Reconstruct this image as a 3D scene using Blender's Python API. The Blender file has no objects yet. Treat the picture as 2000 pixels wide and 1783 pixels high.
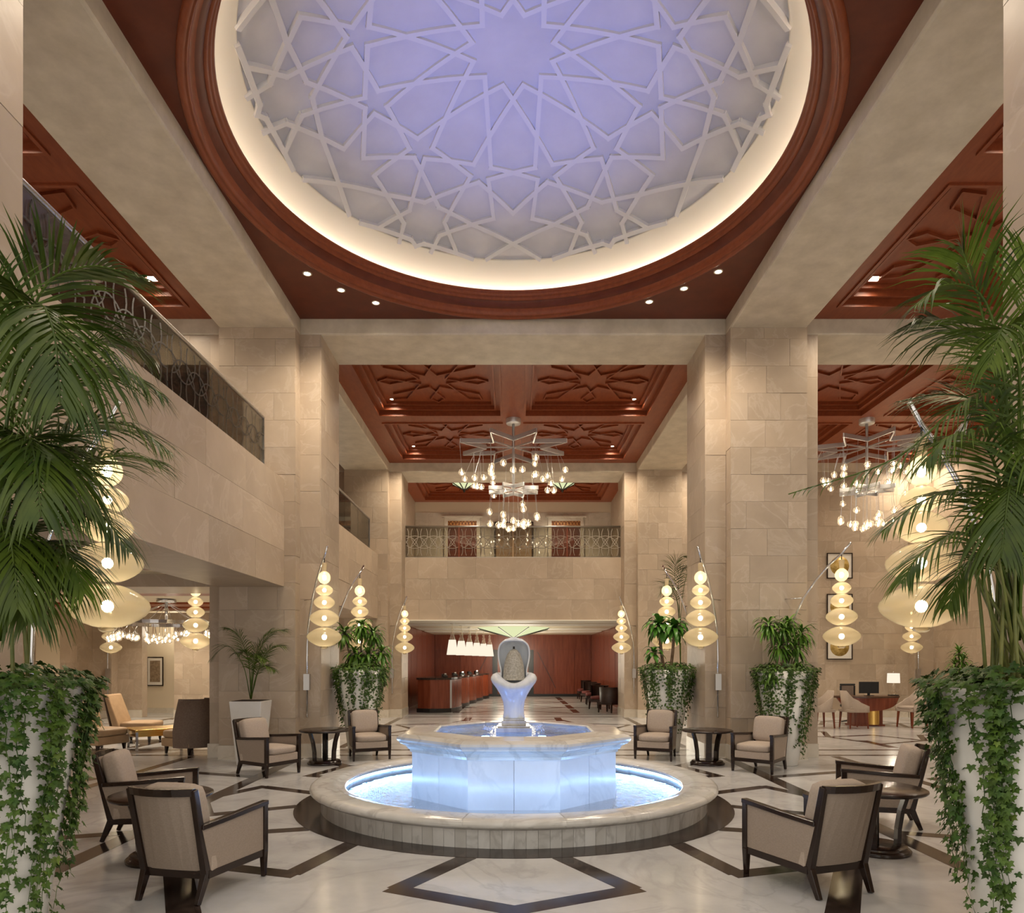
import bpy, math, random
from math import sin, cos, pi, radians, atan2, hypot
from mathutils import Vector, Matrix
S = bpy.context.scene
COL = S.collection
rnd = random.Random(7)
# ------------------------------------------------------------------ camera
FPX, CX, HY, EYE = 1370.0, 1002.0, 1292.0, 1.65
cam = bpy.data.cameras.new('camera'); co = bpy.data.objects.new('camera', cam); COL.objects.link(co)
cam.sensor_width = 36.0; cam.lens = FPX / 2000 * 36
cam.shift_x = -(CX - 1000) / 2000; cam.shift_y = (HY - 891.5) / 2000
cam.clip_start = 0.05; cam.clip_end = 200
co.location = (0, 0, EYE); co.rotation_euler = (pi / 2, 0, 0)
S.camera = co
S.view_settings.view_transform = 'Standard'; S.view_settings.look = 'None'
S.view_settings.gamma = 1; S.view_settings.use_curve_mapping = False
S.view_settings.exposure = 0.12
# ------------------------------------------------------------------ world
w = bpy.data.worlds.new('lobby_ambience'); S.world = w; w.use_nodes = True
w.node_tree.nodes['Background'].inputs[0].default_value = (1.0, 0.92, 0.82, 1)
w.node_tree.nodes['Background'].inputs[1].default_value = 1.1
S.cycles.max_bounces = 7; S.cycles.diffuse_bounces = 4; S.cycles.glossy_bounces = 3
S.cycles.transparent_max_bounces = 16; S.cycles.transmission_bounces = 4
S.cycles.sample_clamp_indirect = 4.0; S.cycles.caustics_reflective = False; S.cycles.caustics_refractive = False
S.cycles.use_denoising = True
WARM = (1.0, 0.85, 0.66)
def light(name, kind, loc, energy, color=WARM, size=0.1, rot=(0, 0, 0), angle=2.4, blend=1.0):
    l = bpy.data.lights.new(name, kind); l.energy = energy; l.color = color
    if kind == 'SPOT': l.spot_size = angle; l.spot_blend = blend; l.shadow_soft_size = size
    elif kind == 'AREA': l.size = size
    else: l.shadow_soft_size = size
    o = bpy.data.objects.new(name, l); COL.objects.link(o); o.location = loc; o.rotation_euler = rot
    return o
DOWN_E = 260
# dome uplight standing in the fountain bowl, aimed at the dome's centre
light('dome_uplight', 'SPOT', (0, 8.39, 2.0), 950, (0.17, 0.25, 1.0), 0.12, (pi, 0, 0), radians(50), 1.0)
# ------------------------------------------------------------------ materials
MATS = {}
def mat(name, col=(.8, .8, .8), rough=.5, metal=0.0, emit=None, es=0.0, build=None, spec=None, coat=0):
    m = bpy.data.materials.new(name); m.use_nodes = True; MATS[name] = m
    nt = m.node_tree; b = nt.nodes['Principled BSDF']
    b.inputs['Base Color'].default_value = (*col, 1); b.inputs['Roughness'].default_value = rough
    b.inputs['Metallic'].default_value = metal
    if spec is not None: b.inputs['Specular IOR Level'].default_value = spec
    if coat: b.inputs['Coat Weight'].default_value = coat; b.inputs['Coat Roughness'].default_value = .08
    if emit: b.inputs['Emission Color'].default_value = (*emit, 1); b.inputs['Emission Strength'].default_value = es
    if build: build(nt, b)
    return m
def N(nt, t, **kw):
    n = nt.nodes.new(t)
    for k, v in kw.items():
        if k in n.inputs: n.inputs[k].default_value = v
        else: setattr(n, k, v)
    return n
def ramp(nt, stops):
    r = nt.nodes.new('ShaderNodeValToRGB'); e = r.color_ramp.elements
    while len(e) < len(stops): e.new(.5)
    for el, (p, c) in zip(e, stops): el.position = p; el.color = (*c, 1)
    return r
def pos(nt, scale=(1, 1, 1), obj_rand=False):
    g = N(nt, 'ShaderNodeNewGeometry'); mp = N(nt, 'ShaderNodeMapping'); mp.inputs['Scale'].default_value = scale
    nt.links.new(g.outputs['Position'], mp.inputs['Vector'])
    if obj_rand:
        oi = N(nt, 'ShaderNodeObjectInfo'); mu = N(nt, 'ShaderNodeMath', operation='MULTIPLY'); mu.inputs[1].default_value = 37
        nt.links.new(oi.outputs['Random'], mu.inputs[0]); nt.links.new(mu.outputs[0], mp.inputs['Location'])
    return mp.outputs[0]
def mottled(c1, c2, scale=2.0, stretch=(1, 1, 1), rand=0.0, veins=None, detail=6, bump=0.0, lo=.35, hi=.7, objr=False):
    def f(nt, b):
        p = pos(nt, stretch, objr)
        n = N(nt, 'ShaderNodeTexNoise', Scale=scale, Detail=detail, Roughness=.6); nt.links.new(p, n.inputs['Vector'])
        r = ramp(nt, [(lo, c1), (hi, c2)]); nt.links.new(n.outputs['Fac'], r.inputs[0]); out = r.outputs[0]
        if veins:
            vc, vs, va = veins
            n2 = N(nt, 'ShaderNodeTexNoise', Scale=vs, Detail=5, Roughness=.55, Distortion=1.2); nt.links.new(p, n2.inputs['Vector'])
            r2 = ramp(nt, [(.47, (0, 0, 0)), (.5, (1, 1, 1)), (.53, (0, 0, 0))]); nt.links.new(n2.outputs['Fac'], r2.inputs[0])
            mm = N(nt, 'ShaderNodeMath', operation='MULTIPLY'); mm.inputs[1].default_value = va; nt.links.new(r2.outputs[0], mm.inputs[0])
            mx = N(nt, 'ShaderNodeMixRGB'); mx.inputs[2].default_value = (*vc, 1)
            nt.links.new(mm.outputs[0], mx.inputs[0]); nt.links.new(out, mx.inputs[1]); out = mx.outputs[0]
        if rand:
            oi = N(nt, 'ShaderNodeObjectInfo'); mr = N(nt, 'ShaderNodeMapRange'); mr.inputs[3].default_value = 1 - rand; mr.inputs[4].default_value = 1 + rand * .6
            nt.links.new(oi.outputs['Random'], mr.inputs[0]); hs = N(nt, 'ShaderNodeHueSaturation'); nt.links.new(mr.outputs[0], hs.inputs['Value']); nt.links.new(out, hs.inputs['Color']); out = hs.outputs[0]
        nt.links.new(out, b.inputs['Base Color'])
        if bump:
            bm = N(nt, 'ShaderNodeBump', Strength=bump, Distance=.01); nt.links.new(n.outputs['Fac'], bm.inputs['Height']); nt.links.new(bm.outputs[0], b.inputs['Normal'])
    return f
stone = mat('beige_limestone', rough=.42, build=mottled((.44, .345, .25), (.515, .41, .303), 1.6, (1, 1, 1), .11, ((.64, .55, .45), 1.1, .3), objr=True))
plaster = mat('troweled_plaster', rough=.55, build=mottled((.58, .505, .385), (.73, .645, .505), 3.2, (1, 1, 1), bump=.12))
wood = mat('red_mahogany', rough=.36, build=mottled((.23, .052, .018), (.30, .074, .026), 3.0, (5, 1.2, 5), .06), spec=.3)
wood_y = mat('dark_mahogany', rough=.4, spec=.3, build=mottled((.11, .022, .009), (.15, .032, .013), 3.0, (1.2, 1.2, 1)))
wallwood = mat('cherry_wall_panel', rough=.25, build=mottled((.15, .032, .014), (.235, .06, .028), 2.0, (6, 6, .5), .12))
marble = mat('white_marble', rough=.17, build=mottled((.46, .455, .45), (.61, .605, .60), 1.3, (1, 1, 1), veins=((.34, .335, .33), .8, .35)))
basemarble = mat('cream_marble', rough=.15, build=mottled((.62, .56, .46), (.74, .68, .58), 2.0, veins=((.5, .43, .33), 1.0, .4)))
fmarble = mat('veined_white_marble', rough=.14, build=mottled((.56, .54, .50), (.76, .75, .72), 1.5, (1, 1, .6), .06, veins=((.36, .34, .31), 1.1, .45), objr=True))
bowlmarble = mat('pale_bowl_marble', rough=.2, build=mottled((.70, .70, .71), (.82, .82, .83), 1.5, (1, 1, .6), .03, veins=((.52, .53, .55), .9, .3), objr=True))
dark = mat('dark_emperador_marble', rough=.14, spec=.32, build=mottled((.022, .014, .011), (.045, .03, .024), 3.0, veins=((.13, .09, .07), 1.8, .3)))
espresso = mat('espresso_lacquered_wood', rough=.2, build=mottled((.013, .006, .004), (.028, .014, .009), 4, (3, 3, 12)))
fabric = mat('taupe_upholstery', rough=.85, build=mottled((.30, .24, .19), (.355, .285, .23), 60, (1, 1, 2), bump=.15))
fabric_pale = mat('oatmeal_upholstery', rough=.85, build=mottled((.40, .325, .265), (.46, .38, .31), 60, bump=.1))
tan = mat('tan_leather', rough=.5, build=mottled((.42, .28, .16), (.50, .34, .20), 6))
greyfab = mat('mushroom_fabric', rough=.9, build=mottled((.17, .12, .095), (.22, .165, .13), 40))
darkred = mat('dark_brown_leather', rough=.5, build=mottled((.02, .009, .007), (.04, .018, .013), 8))
redfab = mat('red_fabric', (.16, .035, .03), .8)
chrome = mat('polished_chrome', (.72, .72, .73), .12, 1.0)
satin = mat('satin_chrome', (.68, .68, .69), .3, .7)
brushed = mat('brushed_steel', (.5, .48, .46), .3, 1.0)
brass = mat('brushed_brass', (.75, .48, .14), .25, 1.0, build=None)
bronze = mat('dark_bronze', (.05, .042, .035), .35, .6)
black = mat('black_plastic', (.012, .012, .013), .3)
white = mat('white_gloss_planter', rough=.25, build=mottled((.74, .72, .67), (.82, .80, .75), 2.5))
cream = mat('cream_paint', (.72, .62, .46), .6)
creamband = mat('ivory_plaster', (.88, .84, .74), .6)
domewhite = mat('dome_plaster', rough=.7, build=mottled((.60, .60, .65), (.68, .68, .72), 1.6))
strapwhite = mat('white_strapwork', (.73, .73, .75), .6)
paper = mat('mat_board', (.78, .74, .66), .7)
soil = mat('dark_soil', (.03, .02, .012), .9)
gold_art = mat('gold_leaf_print', rough=.4, metal=.3, build=mottled((.42, .27, .06), (.66, .47, .16), 9, lo=.4, hi=.6))
art_brown = mat('brown_print', rough=.6, build=mottled((.18, .12, .07), (.36, .27, .17), 14))
def leafmat(name, c1, c2, rand=.15, rough=.35, sc=4):
    return mat(name, rough=rough, spec=.3, build=mottled(c1, c2, sc, rand=rand))
palm_green = leafmat('palm_green', (.035, .07, .005), (.12, .175, .016), rough=.5)
palm_dark = leafmat('palm_deep_green', (.028, .055, .006), (.075, .11, .012))
stem_green = leafmat('palm_cane_green', (.11, .14, .035), (.24, .24, .07), sc=6)
ivy_green = leafmat('ivy_green', (.02, .06, .007), (.09, .155, .02), .3, .5, 9)
drac_green = leafmat('dracaena_green', (.045, .13, .012), (.18, .34, .045), .2, .35, 7)
broad_green = leafmat('broadleaf_green', (.04, .15, .015), (.12, .32, .04), .2, .3, 7)
cane = leafmat('brown_cane', (.13, .08, .04), (.25, .17, .1), sc=10)
def emis(name, col, s):
    m = bpy.data.materials.new(name); m.use_nodes = True; nt = m.node_tree; nt.nodes.clear()
    e = N(nt, 'ShaderNodeEmission'); e.inputs[0].default_value = (*col, 1); e.inputs[1].default_value = s
    o = N(nt, 'ShaderNodeOutputMaterial'); nt.links.new(e.outputs[0], o.inputs[0]); return m
bulb_m = emis('warm_frosted_bulb', (1.0, .88, .66), 60)
bulb_c = emis('warm_lamp_tip', (1.0, .87, .66), 45)
disc_m = emis('downlight_lens', (1.0, .88, .70), 14)
led_white = emis('cool_led_strip', (.29, .55, 1.0), 68)
led_cove = emis('cove_led_strip', (1.0, .89, .68), 17)
led_dome = emis('dome_led_strip', (.70, .77, 1.0), 58)
led_blue = emis('blue_pool_led', (.20, .42, 1.0), 40)
shade_m = emis('lit_linen_shade', (1.0, .88, .70), .95)
def glassy(name, tint, diff, trans, gloss_r=.05, fres=.12, emit=None):
    """thin blown glass: clear part + milky tinted part + a glossy coat"""
    m = bpy.data.materials.new(name); m.use_nodes = True; nt = m.node_tree; nt.nodes.clear()
    t = N(nt, 'ShaderNodeBsdfTransparent'); t.inputs[0].default_value = (*tint, 1)
    d = N(nt, 'ShaderNodeBsdfTranslucent'); d.inputs[0].default_value = (*diff, 1)
    d2 = N(nt, 'ShaderNodeBsdfDiffuse'); d2.inputs[0].default_value = (*diff, 1)
    mxd = N(nt, 'ShaderNodeMixShader'); mxd.inputs[0].default_value = .4
    nt.links.new(d.outputs[0], mxd.inputs[1]); nt.links.new(d2.outputs[0], mxd.inputs[2])
    m1 = N(nt, 'ShaderNodeMixShader'); m1.inputs[0].default_value = 1 - trans
    nt.links.new(t.outputs[0], m1.inputs[1]); nt.links.new(mxd.outputs[0], m1.inputs[2])
    g = N(nt, 'ShaderNodeBsdfGlossy'); g.inputs['Roughness'].default_value = gloss_r
    lw = N(nt, 'ShaderNodeLayerWeight', Blend=.25); mu = N(nt, 'ShaderNodeMath', operation='MULTIPLY_ADD'); mu.inputs[1].default_value = .5; mu.inputs[2].default_value = fres * .3
    nt.links.new(lw.outputs['Fresnel'], mu.inputs[0])
    m2 = N(nt, 'ShaderNodeMixShader'); nt.links.new(mu.outputs[0], m2.inputs[0]); nt.links.new(m1.outputs[0], m2.inputs[1]); nt.links.new(g.outputs[0], m2.inputs[2])
    o = N(nt, 'ShaderNodeOutputMaterial'); nt.links.new(m2.outputs[0], o.inputs[0]); return m
def frosted(name, tint, diff, clear, blur, rough):
    """streaked blown glass: a little clear, mostly blurring, part milky"""
    m = glassy(name, tint, diff, clear); nt = m.node_tree
    m1 = [n for n in nt.nodes if n.type == 'MIX_SHADER'][1]; m2 = [n for n in nt.nodes if n.type == 'MIX_SHADER'][2]
    rf = N(nt, 'ShaderNodeBsdfRefraction'); rf.inputs['Color'].default_value = (*tint, 1); rf.inputs['Roughness'].default_value = rough; rf.inputs['IOR'].default_value = 1.03
    mx = N(nt, 'ShaderNodeMixShader'); mx.inputs[0].default_value = blur
    nt.links.new(m1.outputs[0], mx.inputs[1]); nt.links.new(rf.outputs[0], mx.inputs[2]); nt.links.new(mx.outputs[0], m2.inputs[1]); return m
amber = frosted('amber_blown_glass', (1.0, .93, .78), (.85, .72, .48), .30, .45, .5)
smoke_glass = glassy('clear_blown_glass', (1, .97, .92), (.9, .8, .65), .9)
pane_m = glassy('balustrade_glass', (.60, .58, .52), (.2, .18, .15), .86, .02)
green_glass = emis('green_lit_glass', (.80, .84, .48), .9)
etch = mat('bronze_etched_band', (.06, .052, .042), .35, .3)
etch_pale = mat('pale_etched_band', (.27, .235, .19), .4)
def watermat(name, tint, bump, scale, ior=1.33, c0=(.012, .055, .22), c1=(.09, .23, .55), share=.5):
    m = bpy.data.materials.new(name); m.use_nodes = True; nt = m.node_tree; nt.nodes.clear()
    t = N(nt, 'ShaderNodeBsdfTransparent'); t.inputs[0].default_value = (*tint, 1)
    g = N(nt, 'ShaderNodeBsdfGlossy'); g.inputs['Roughness'].default_value = .03
    p = pos(nt); n = N(nt, 'ShaderNodeTexNoise', Scale=scale, Detail=3); nt.links.new(p, n.inputs['Vector'])
    b = N(nt, 'ShaderNodeBump', Strength=bump, Distance=.03); nt.links.new(n.outputs['Fac'], b.inputs['Height'])
    nt.links.new(b.outputs[0], g.inputs['Normal'])
    lw = N(nt, 'ShaderNodeFresnel', IOR=ior); nt.links.new(b.outputs[0], lw.inputs['Normal'])
    df = N(nt, 'ShaderNodeBsdfDiffuse'); rp = ramp(nt, [(.35, c0), (.7, c1)]); nt.links.new(n.outputs['Fac'], rp.inputs[0]); nt.links.new(rp.outputs[0], df.inputs[0])
    m0 = N(nt, 'ShaderNodeMixShader'); m0.inputs[0].default_value = share; nt.links.new(t.outputs[0], m0.inputs[1]); nt.links.new(df.outputs[0], m0.inputs[2])
    m2 = N(nt, 'ShaderNodeMixShader'); nt.links.new(lw.outputs[0], m2.inputs[0]); nt.links.new(m0.outputs[0], m2.inputs[1]); nt.links.new(g.outputs[0], m2.inputs[2])
    o = N(nt, 'ShaderNodeOutputMaterial'); nt.links.new(m2.outputs[0], o.inputs[0]); return m
water_top = watermat('bowl_water', (.86, .94, 1), .35, 9, 1.2, (.10, .25, .70), (.35, .58, .95), .6)
water_low = watermat('moat_water', (.50, .72, 1), .9, 14)
liner = mat('blue_mosaic_liner', rough=.3, build=mottled((.006, .035, .17), (.09, .23, .52), 18, lo=.36, hi=.70, detail=2))
liner2 = mat('pool_lit_blue_liner', (.34, .5, .95), .4)  # blue of the pool lights partly put into the liner's colour
frost = mat('frosted_white_glass', rough=.18, build=mottled((.70, .74, .80), (.84, .87, .90), 5, (3, 3, .5)))
coral = mat('grey_coral_stone', rough=.45, build=mottled((.36, .33, .27), (.62, .59, .52), 45, bump=1.0, detail=3))
lattice_m = mat('carved_amber_lattice', rough=.4, build=mottled((.25, .09, .02), (.55, .27, .07), 22, lo=.4, hi=.6))
# ------------------------------------------------------------------ mesh helpers
class MB:
    def __init__(s): s.v = []; s.f = []; s.s = []
    def add(s, vs, fs, sm=False, M=None):
        o = len(s.v)
        s.v += [tuple(M @ Vector(p)) for p in vs] if M is not None else [tuple(p) for p in vs]
        s.f += [tuple(i + o for i in f) for f in fs]; s.s += [sm] * len(fs); return s
    def box(s, x0, x1, y0, y1, z0, z1, M=None):
        return s.hexa([(x0, y0, z0), (x1, y0, z0), (x1, y1, z0), (x0, y1, z0), (x0, y0, z1), (x1, y0, z1), (x1, y1, z1), (x0, y1, z1)], M)
    def hexa(s, p, M=None):
        return s.add(p, [(3, 2, 1, 0), (4, 5, 6, 7), (0, 1, 5, 4), (1, 2, 6, 5), (2, 3, 7, 6), (3, 0, 4, 7)], False, M)
    def prism(s, pts, z0, z1, M=None):
        n = len(pts)
        return s.add([(x, y, z0) for x, y in pts] + [(x, y, z1) for x, y in pts],
                     [tuple(range(n - 1, -1, -1)), tuple(range(n, 2 * n))] + [(i, (i + 1) % n, n + (i + 1) % n, n + i) for i in range(n)], False, M)
    def lathe(s, prof, n=24, M=None, sm=True, a0=0.0, a1=2 * pi, off=(0, 0)):
        full = abs(a1 - a0 - 2 * pi) < 1e-6; k = n if full else n + 1; m = len(prof)
        vs = [(off[0] + r * cos(a0 + (a1 - a0) * i / n), off[1] + r * sin(a0 + (a1 - a0) * i / n), z) for i in range(k) for r, z in prof]
        fs = [(i * m + j, ((i + 1) % k) * m + j, ((i + 1) % k) * m + j + 1, i * m + j + 1) for i in range(n) for j in range(m - 1)]
        return s.add(vs, fs, sm, M)
    def tube(s, pts, r, n=6, r1=None, cap=True):
        P = [Vector(p) for p in pts]; m = len(P); vs = []
        up = Vector((0, 0, 1))
        for i, p in enumerate(P):
            t = (P[min(i + 1, m - 1)] - P[max(i - 1, 0)]).normalized()
            a = t.cross(up if abs(t.z) < .95 else Vector((0, 1, 0))).normalized(); b = t.cross(a)
            rr = r if r1 is None else r + (r1 - r) * i / (m - 1)
            vs += [p + a * (rr * cos(2 * pi * k / n)) + b * (rr * sin(2 * pi * k / n)) for k in range(n)]
        fs = [(i * n + k, i * n + (k + 1) % n, (i + 1) * n + (k + 1) % n, (i + 1) * n + k) for i in range(m - 1) for k in range(n)]
        if cap: fs += [tuple(range(n - 1, -1, -1)), tuple(range((m - 1) * n, m * n))]
        return s.add(vs, fs, n > 4)
    def bar(s, p0, p1, w_, h, up=(0, 0, 1), w1=None, h1=None):
        p0 = Vector(p0); p1 = Vector(p1); t = (p1 - p0).normalized(); a = t.cross(Vector(up)).normalized(); b = a.cross(t)
        w1 = w1 or w_; h1 = h1 or h
        q = []
        for p, ww, hh in ((p0, w_, h), (p1, w1, h1)):
            q += [p - a * ww / 2 - b * hh / 2, p + a * ww / 2 - b * hh / 2, p + a * ww / 2 + b * hh / 2, p - a * ww / 2 + b * hh / 2]
        return s.add(q, [(3, 2, 1, 0), (4, 5, 6, 7), (0, 1, 5, 4), (1, 2, 6, 5), (2, 3, 7, 6), (3, 0, 4, 7)])
    def sphere(s, c, r, n=8, m=5, sz=1.0):
        prof = [(r * sin(pi * j / m), -r * sz * cos(pi * j / m)) for j in range(m + 1)]
        return s.lathe(prof, n, Matrix.Translation(c))
    def mesh(s, name):
        me = bpy.data.meshes.new(name); me.from_pydata(s.v, [], s.f); me.polygons.foreach_set('use_smooth', s.s); me.update(); return me
    def build(s, name, m, parent=None, loc=None, bevel=0, rot=None, **tags):
        return ob(name, s.mesh(name), m, parent, loc, bevel, rot, **tags)
def ob(name, me, m, parent=None, loc=None, bevel=0, rot=None, **tags):
    o = bpy.data.objects.new(name, me); COL.objects.link(o)
    if m is not None and not me.materials: me.materials.append(m)
    if parent is not None: o.parent = parent
    if loc is not None: o.location = loc
    if rot is not None: o.rotation_euler = rot
    if bevel:
        b = o.modifiers.new('soft_edge', 'BEVEL'); b.width = bevel; b.segments = 2; b.limit_method = 'ANGLE'; b.angle_limit = .6
    for k, v in tags.items(): o[k] = v
    return o
def thing(name, label, cat, loc=(0, 0, 0), rz=0, group=None):
    o = bpy.data.objects.new(name, None); COL.objects.link(o); o.location = loc; o.rotation_euler = (0, 0, rz)
    o.empty_display_size = .1; o['label'] = label; o['category'] = cat
    if group: o['group'] = group
    return o
def struct(name):
    o = bpy.data.objects.new(name, None); COL.objects.link(o); o['kind'] = 'structure'; o.empty_display_size = .1; return o
def kids(o): return list(KID.get(o.name, []))
KID = {}
def index_kids():
    KID.clear()
    for o in bpy.data.objects:
        if o.parent: KID.setdefault(o.parent.name, []).append(o)
def copy_tree(o, parent=None):
    c = o.copy(); COL.objects.link(c)
    if parent is not None: c.parent = parent
    for ch in kids(o): copy_tree(ch, c)
    return c
def place(proto, loc, rz, label, group=None, first=[None]):
    if proto.get('_used'): c = copy_tree(proto)
    else: c = proto
    proto['_used'] = 1
    c.location = loc; c.rotation_euler = (0, 0, rz); c['label'] = label
    if group: c['group'] = group
    return c
# unit boxes shared by every slab, batten, strip
UB = {}
def ubox(m, name='piece'):
    if m.name not in UB:
        UB[m.name] = MB().box(-.5, .5, -.5, .5, -.5, .5).mesh(name); UB[m.name].materials.append(m)
    return UB[m.name]
def piece(name, m, parent, o, u, v, W, H, T):
    """a box W x H x T whose corner is o, along u, v, standing T proud along u x v"""
    u = Vector(u); v = Vector(v); n = u.cross(v); o = Vector(o) + u * W / 2 + v * H / 2 + n * T / 2
    p = bpy.data.objects.new(name, ubox(m)); COL.objects.link(p); p.parent = parent
    M = Matrix((u, v, n)).transposed().to_4x4() @ Matrix.Diagonal((W, H, T, 1)); M.translation = o
    p.matrix_local = M
    return p
def clad(parent, o, u, v, W, H, seed=0, bw=.62, bh=.456, t=.02, m=None, name='stone_slab', gap=.003, start=0.0):
    r = random.Random(seed); u = Vector(u); v = Vector(v); o = Vector(o); y = 0.0; row = 0
    while y < H - 1e-3:
        h = min(bh, H - y)
        if H - y - h < .12: h = H - y
        x = 0.0; first = bw * (.5 + .5 * (row % 2)) * r.uniform(.75, 1.1)
        while x < W - 1e-3:
            l = first if x == 0 else bw * r.uniform(.8, 1.35)
            if W - x - l < bw * .3: l = W - x
            l = min(l, W - x)
            piece(name, m or stone, parent, o + u * (x + gap / 2) + v * (y + gap / 2), u, v, l - gap, h - gap, t * r.uniform(.85, 1.1))
            x += l
        y += h; row += 1
X1, Y1, Z1 = Vector((1, 0, 0)), Vector((0, 1, 0)), Vector((0, 0, 1))
def wx(px, Y): return (px - CX) * Y / FPX
def wz(py, Y): return EYE + (HY - py) * Y / FPX
def wp(px, py, Y): return Vector((wx(px, Y), Y, wz(py, Y)))
CTR = Vector((0.01, 8.39, 0))
ZC, ZB = 7.54, 7.27       # ceiling, beam soffit
# ------------------------------------------------------------------ floor
fl = struct('floor')
MB().box(-13.2, 13.2, -1.5, 34, -.2, 0).build('floor_slab', marble, fl)
TS = .0012
def strip(p0, p1, w_=.13, ext=0.0):
    p0 = Vector((*p0[:2], 0)); p1 = Vector((*p1[:2], 0)); d = p1 - p0; L = d.length; d.normalize(); n = Vector((-d.y, d.x, 0))
    piece('marble_strip', dark, fl, p0 - d * ext - n * w_ / 2, d, n, L + 2 * ext, w_, TS + rnd.random() * .0006)
MB().lathe([(2.15, 0), (2.15, .003), (2.52, .003), (2.52, 0)], 96, Matrix.Translation(CTR), False).build('marble_ring', dark, fl)
def pol(r, a, c=CTR):   # angle from the -Y (front) direction
    return (c.x + r * sin(radians(a)), c.y - r * cos(radians(a)))
for k in range(8):
    a = 45 * k
    for s in (-1, 1):
        strip(pol(2.5, a + s * 9), pol(3.42, a + s * 14.5), .17)
        strip(pol(3.42, a + s * 14.5), pol(3.74, a), .17, .06)
for s in (-1, 1):
    strip((s * 2.69, 5.62), (s * 1.9, 4.1), .21); strip((s * 1.9, 4.1), (s * 1.2, 2.6), .21)
    strip((s * 3.62, 4.7), (s * 3.66, 12.0), .2)
    strip((s * 2.66, 11.1), (s * 3.5, 12.05), .2)
    strip((s * 1.45, 11.85), (s * .2, 12.3), .12); strip((s * 3.62, 6.8), (s * 5.2, 6.2), .17); strip((s * 3.62, 10.0), (s * 5.2, 10.6), .17)
for Y in (12.35, 13.1, 20.9, 21.9, 25.2, 28.5, 31.5): strip((-12.2 if Y < 21 else -3.5, Y), (12.2 if Y < 21 else 3.5, Y), .13)
def bay_pattern(cx, cy, h=3.3):
    c = Vector((cx, cy, 0))
    for k in range(8):
        a = 45 * k
        for s in (-1, 1):
            strip(pol(1.4, a + s * 22.5, c), pol(2.4, a, c), .13)
            strip(pol(2.4, a, c), pol(3.3, a + s * 22.5, c), .12)
    for s in (-1, 1):
        strip((cx + s * h, cy - 3.6), (cx + s * h, cy + 3.6), .16)
        strip((cx + s * 1.3, cy - 3.6), (cx + s * 1.3, cy - 2.4), .2); strip((cx + s * 1.3, cy + 3.6), (cx + s * 1.3, cy + 2.4), .2)
for bx, by in ((0, 17.05), (8.6, 17.05), (-8.6, 17.05), (8.9, 8.6), (-8.9, 8.6)): bay_pattern(bx, by)
for s in (-1, 1):
    for y0, y1 in ((22.6, 24.2), (24.6, 26.6), (27.2, 29.5), (30, 32.5)): strip((s * 1.95 + .1, y0), (s * 1.95 + .1, y1), .22)
    for y0 in (22.3, 25.2, 28.5): strip((s * .1, y0 + 1.6), (s * 1.9, y0), .12); strip((s * .1, y0 + 1.6), (s * 1.9, y0 + 3.0), .12)
# ------------------------------------------------------------------ pillars, beams
def pillar(sx, y0, y1, seed, base=True, far=True):
    """stone pillar under the beam: main shaft plus a pilaster each side; sx = -1 / 1"""
    p = struct('pillar'); xa, xb = sx * 3.66, sx * 4.95; lo, hi = min(xa, xb), max(xa, xb)
    MB().box(lo + .02, hi - .02, y0 + .02, y1 - .02, 0, ZB).build('shaft_core', stone, p)
    i0, i1 = sorted((sx * 3.30, sx * 3.68)); o0, o1 = sorted((sx * 4.93, sx * 5.24))
    b = MB(); b.box(i0 + .02, i1 - .02, y0 + .28, y1 - .28, 0, ZB); b.box(o0 + .02, o1 - .02, y0 + .28, y1 - .28, 0, ZB); b.build('pilaster_core', stone, p)
    clad(p, (lo, y0 + .02, .24), X1, Z1, hi - lo, ZB - .24, seed, .62)
    clad(p, (i0, y0 + .28, .24), X1, Z1, .36, ZB - .24, seed + 1, 1.0, .62); clad(p, (o0 + .02, y0 + .28, .24), X1, Z1, .29, ZB - .24, seed + 2, 1.0, .7)
    # faces turned to the middle aisle
    for x, ya, yb, sd, bw in ((sx * 3.66, y0, y0 + .26, 3, 1.0), (sx * 3.30, y0 + .26, y1 - .26, 4, .62), (sx * 3.66, y1 - .26, y1, 5, 1.0)):
        if sx < 0: clad(p, (x - .02, ya, .24), Y1, Z1, yb - ya, ZB - .24, seed + sd, bw)
        else: clad(p, (x + .02, yb, .24), -Y1, Z1, yb - ya, ZB - .24, seed + sd, bw)
    b = MB()
    b.box(lo - .012, hi + .012, y0 - .012, y1 + .012, 0, .24); b.box(i0 - .012, i1, y0 + .25, y1 - .25, 0, .24) if sx > 0 else b.box(i0, i1 + .012, y0 + .25, y1 - .25, 0, .24)
    b.box(o0 - .012, o1 + .012, y0 + .25, y1 - .25, 0, .24); b.build('plinth_base', basemarble, p)
    return p
pl = {}
for sx in (-1, 1):
    pillar(sx, 11.8, 13.56, 100 + sx * 20); pillar(sx, 20.54, 22.3, 300 + sx * 20)
    p = struct('pillar'); lo, hi = sorted((sx * 3.66, sx * 4.95))
    MB().box(lo + .02, hi - .02, 3.3, 5.22, 0, ZB).build('shaft_core', stone, p)
    if sx < 0: clad(p, (-3.68, 3.3, .24), Y1, Z1, 1.94, ZB - .24, 41, 1.9, .9)
    else: clad(p, (3.68, 5.24, .24), -Y1, Z1, 1.94, ZB - .24, 43, 1.9, .9)
bm = struct('beam')
for sx in (-1, 1):
    lo, hi = sorted((sx * 3.66, sx * 4.95))
    b = MB(); b.box(lo, hi, 2.2, 26, ZB, 7.95); b.build('long_beam', plaster, bm, bevel=.03)
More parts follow.
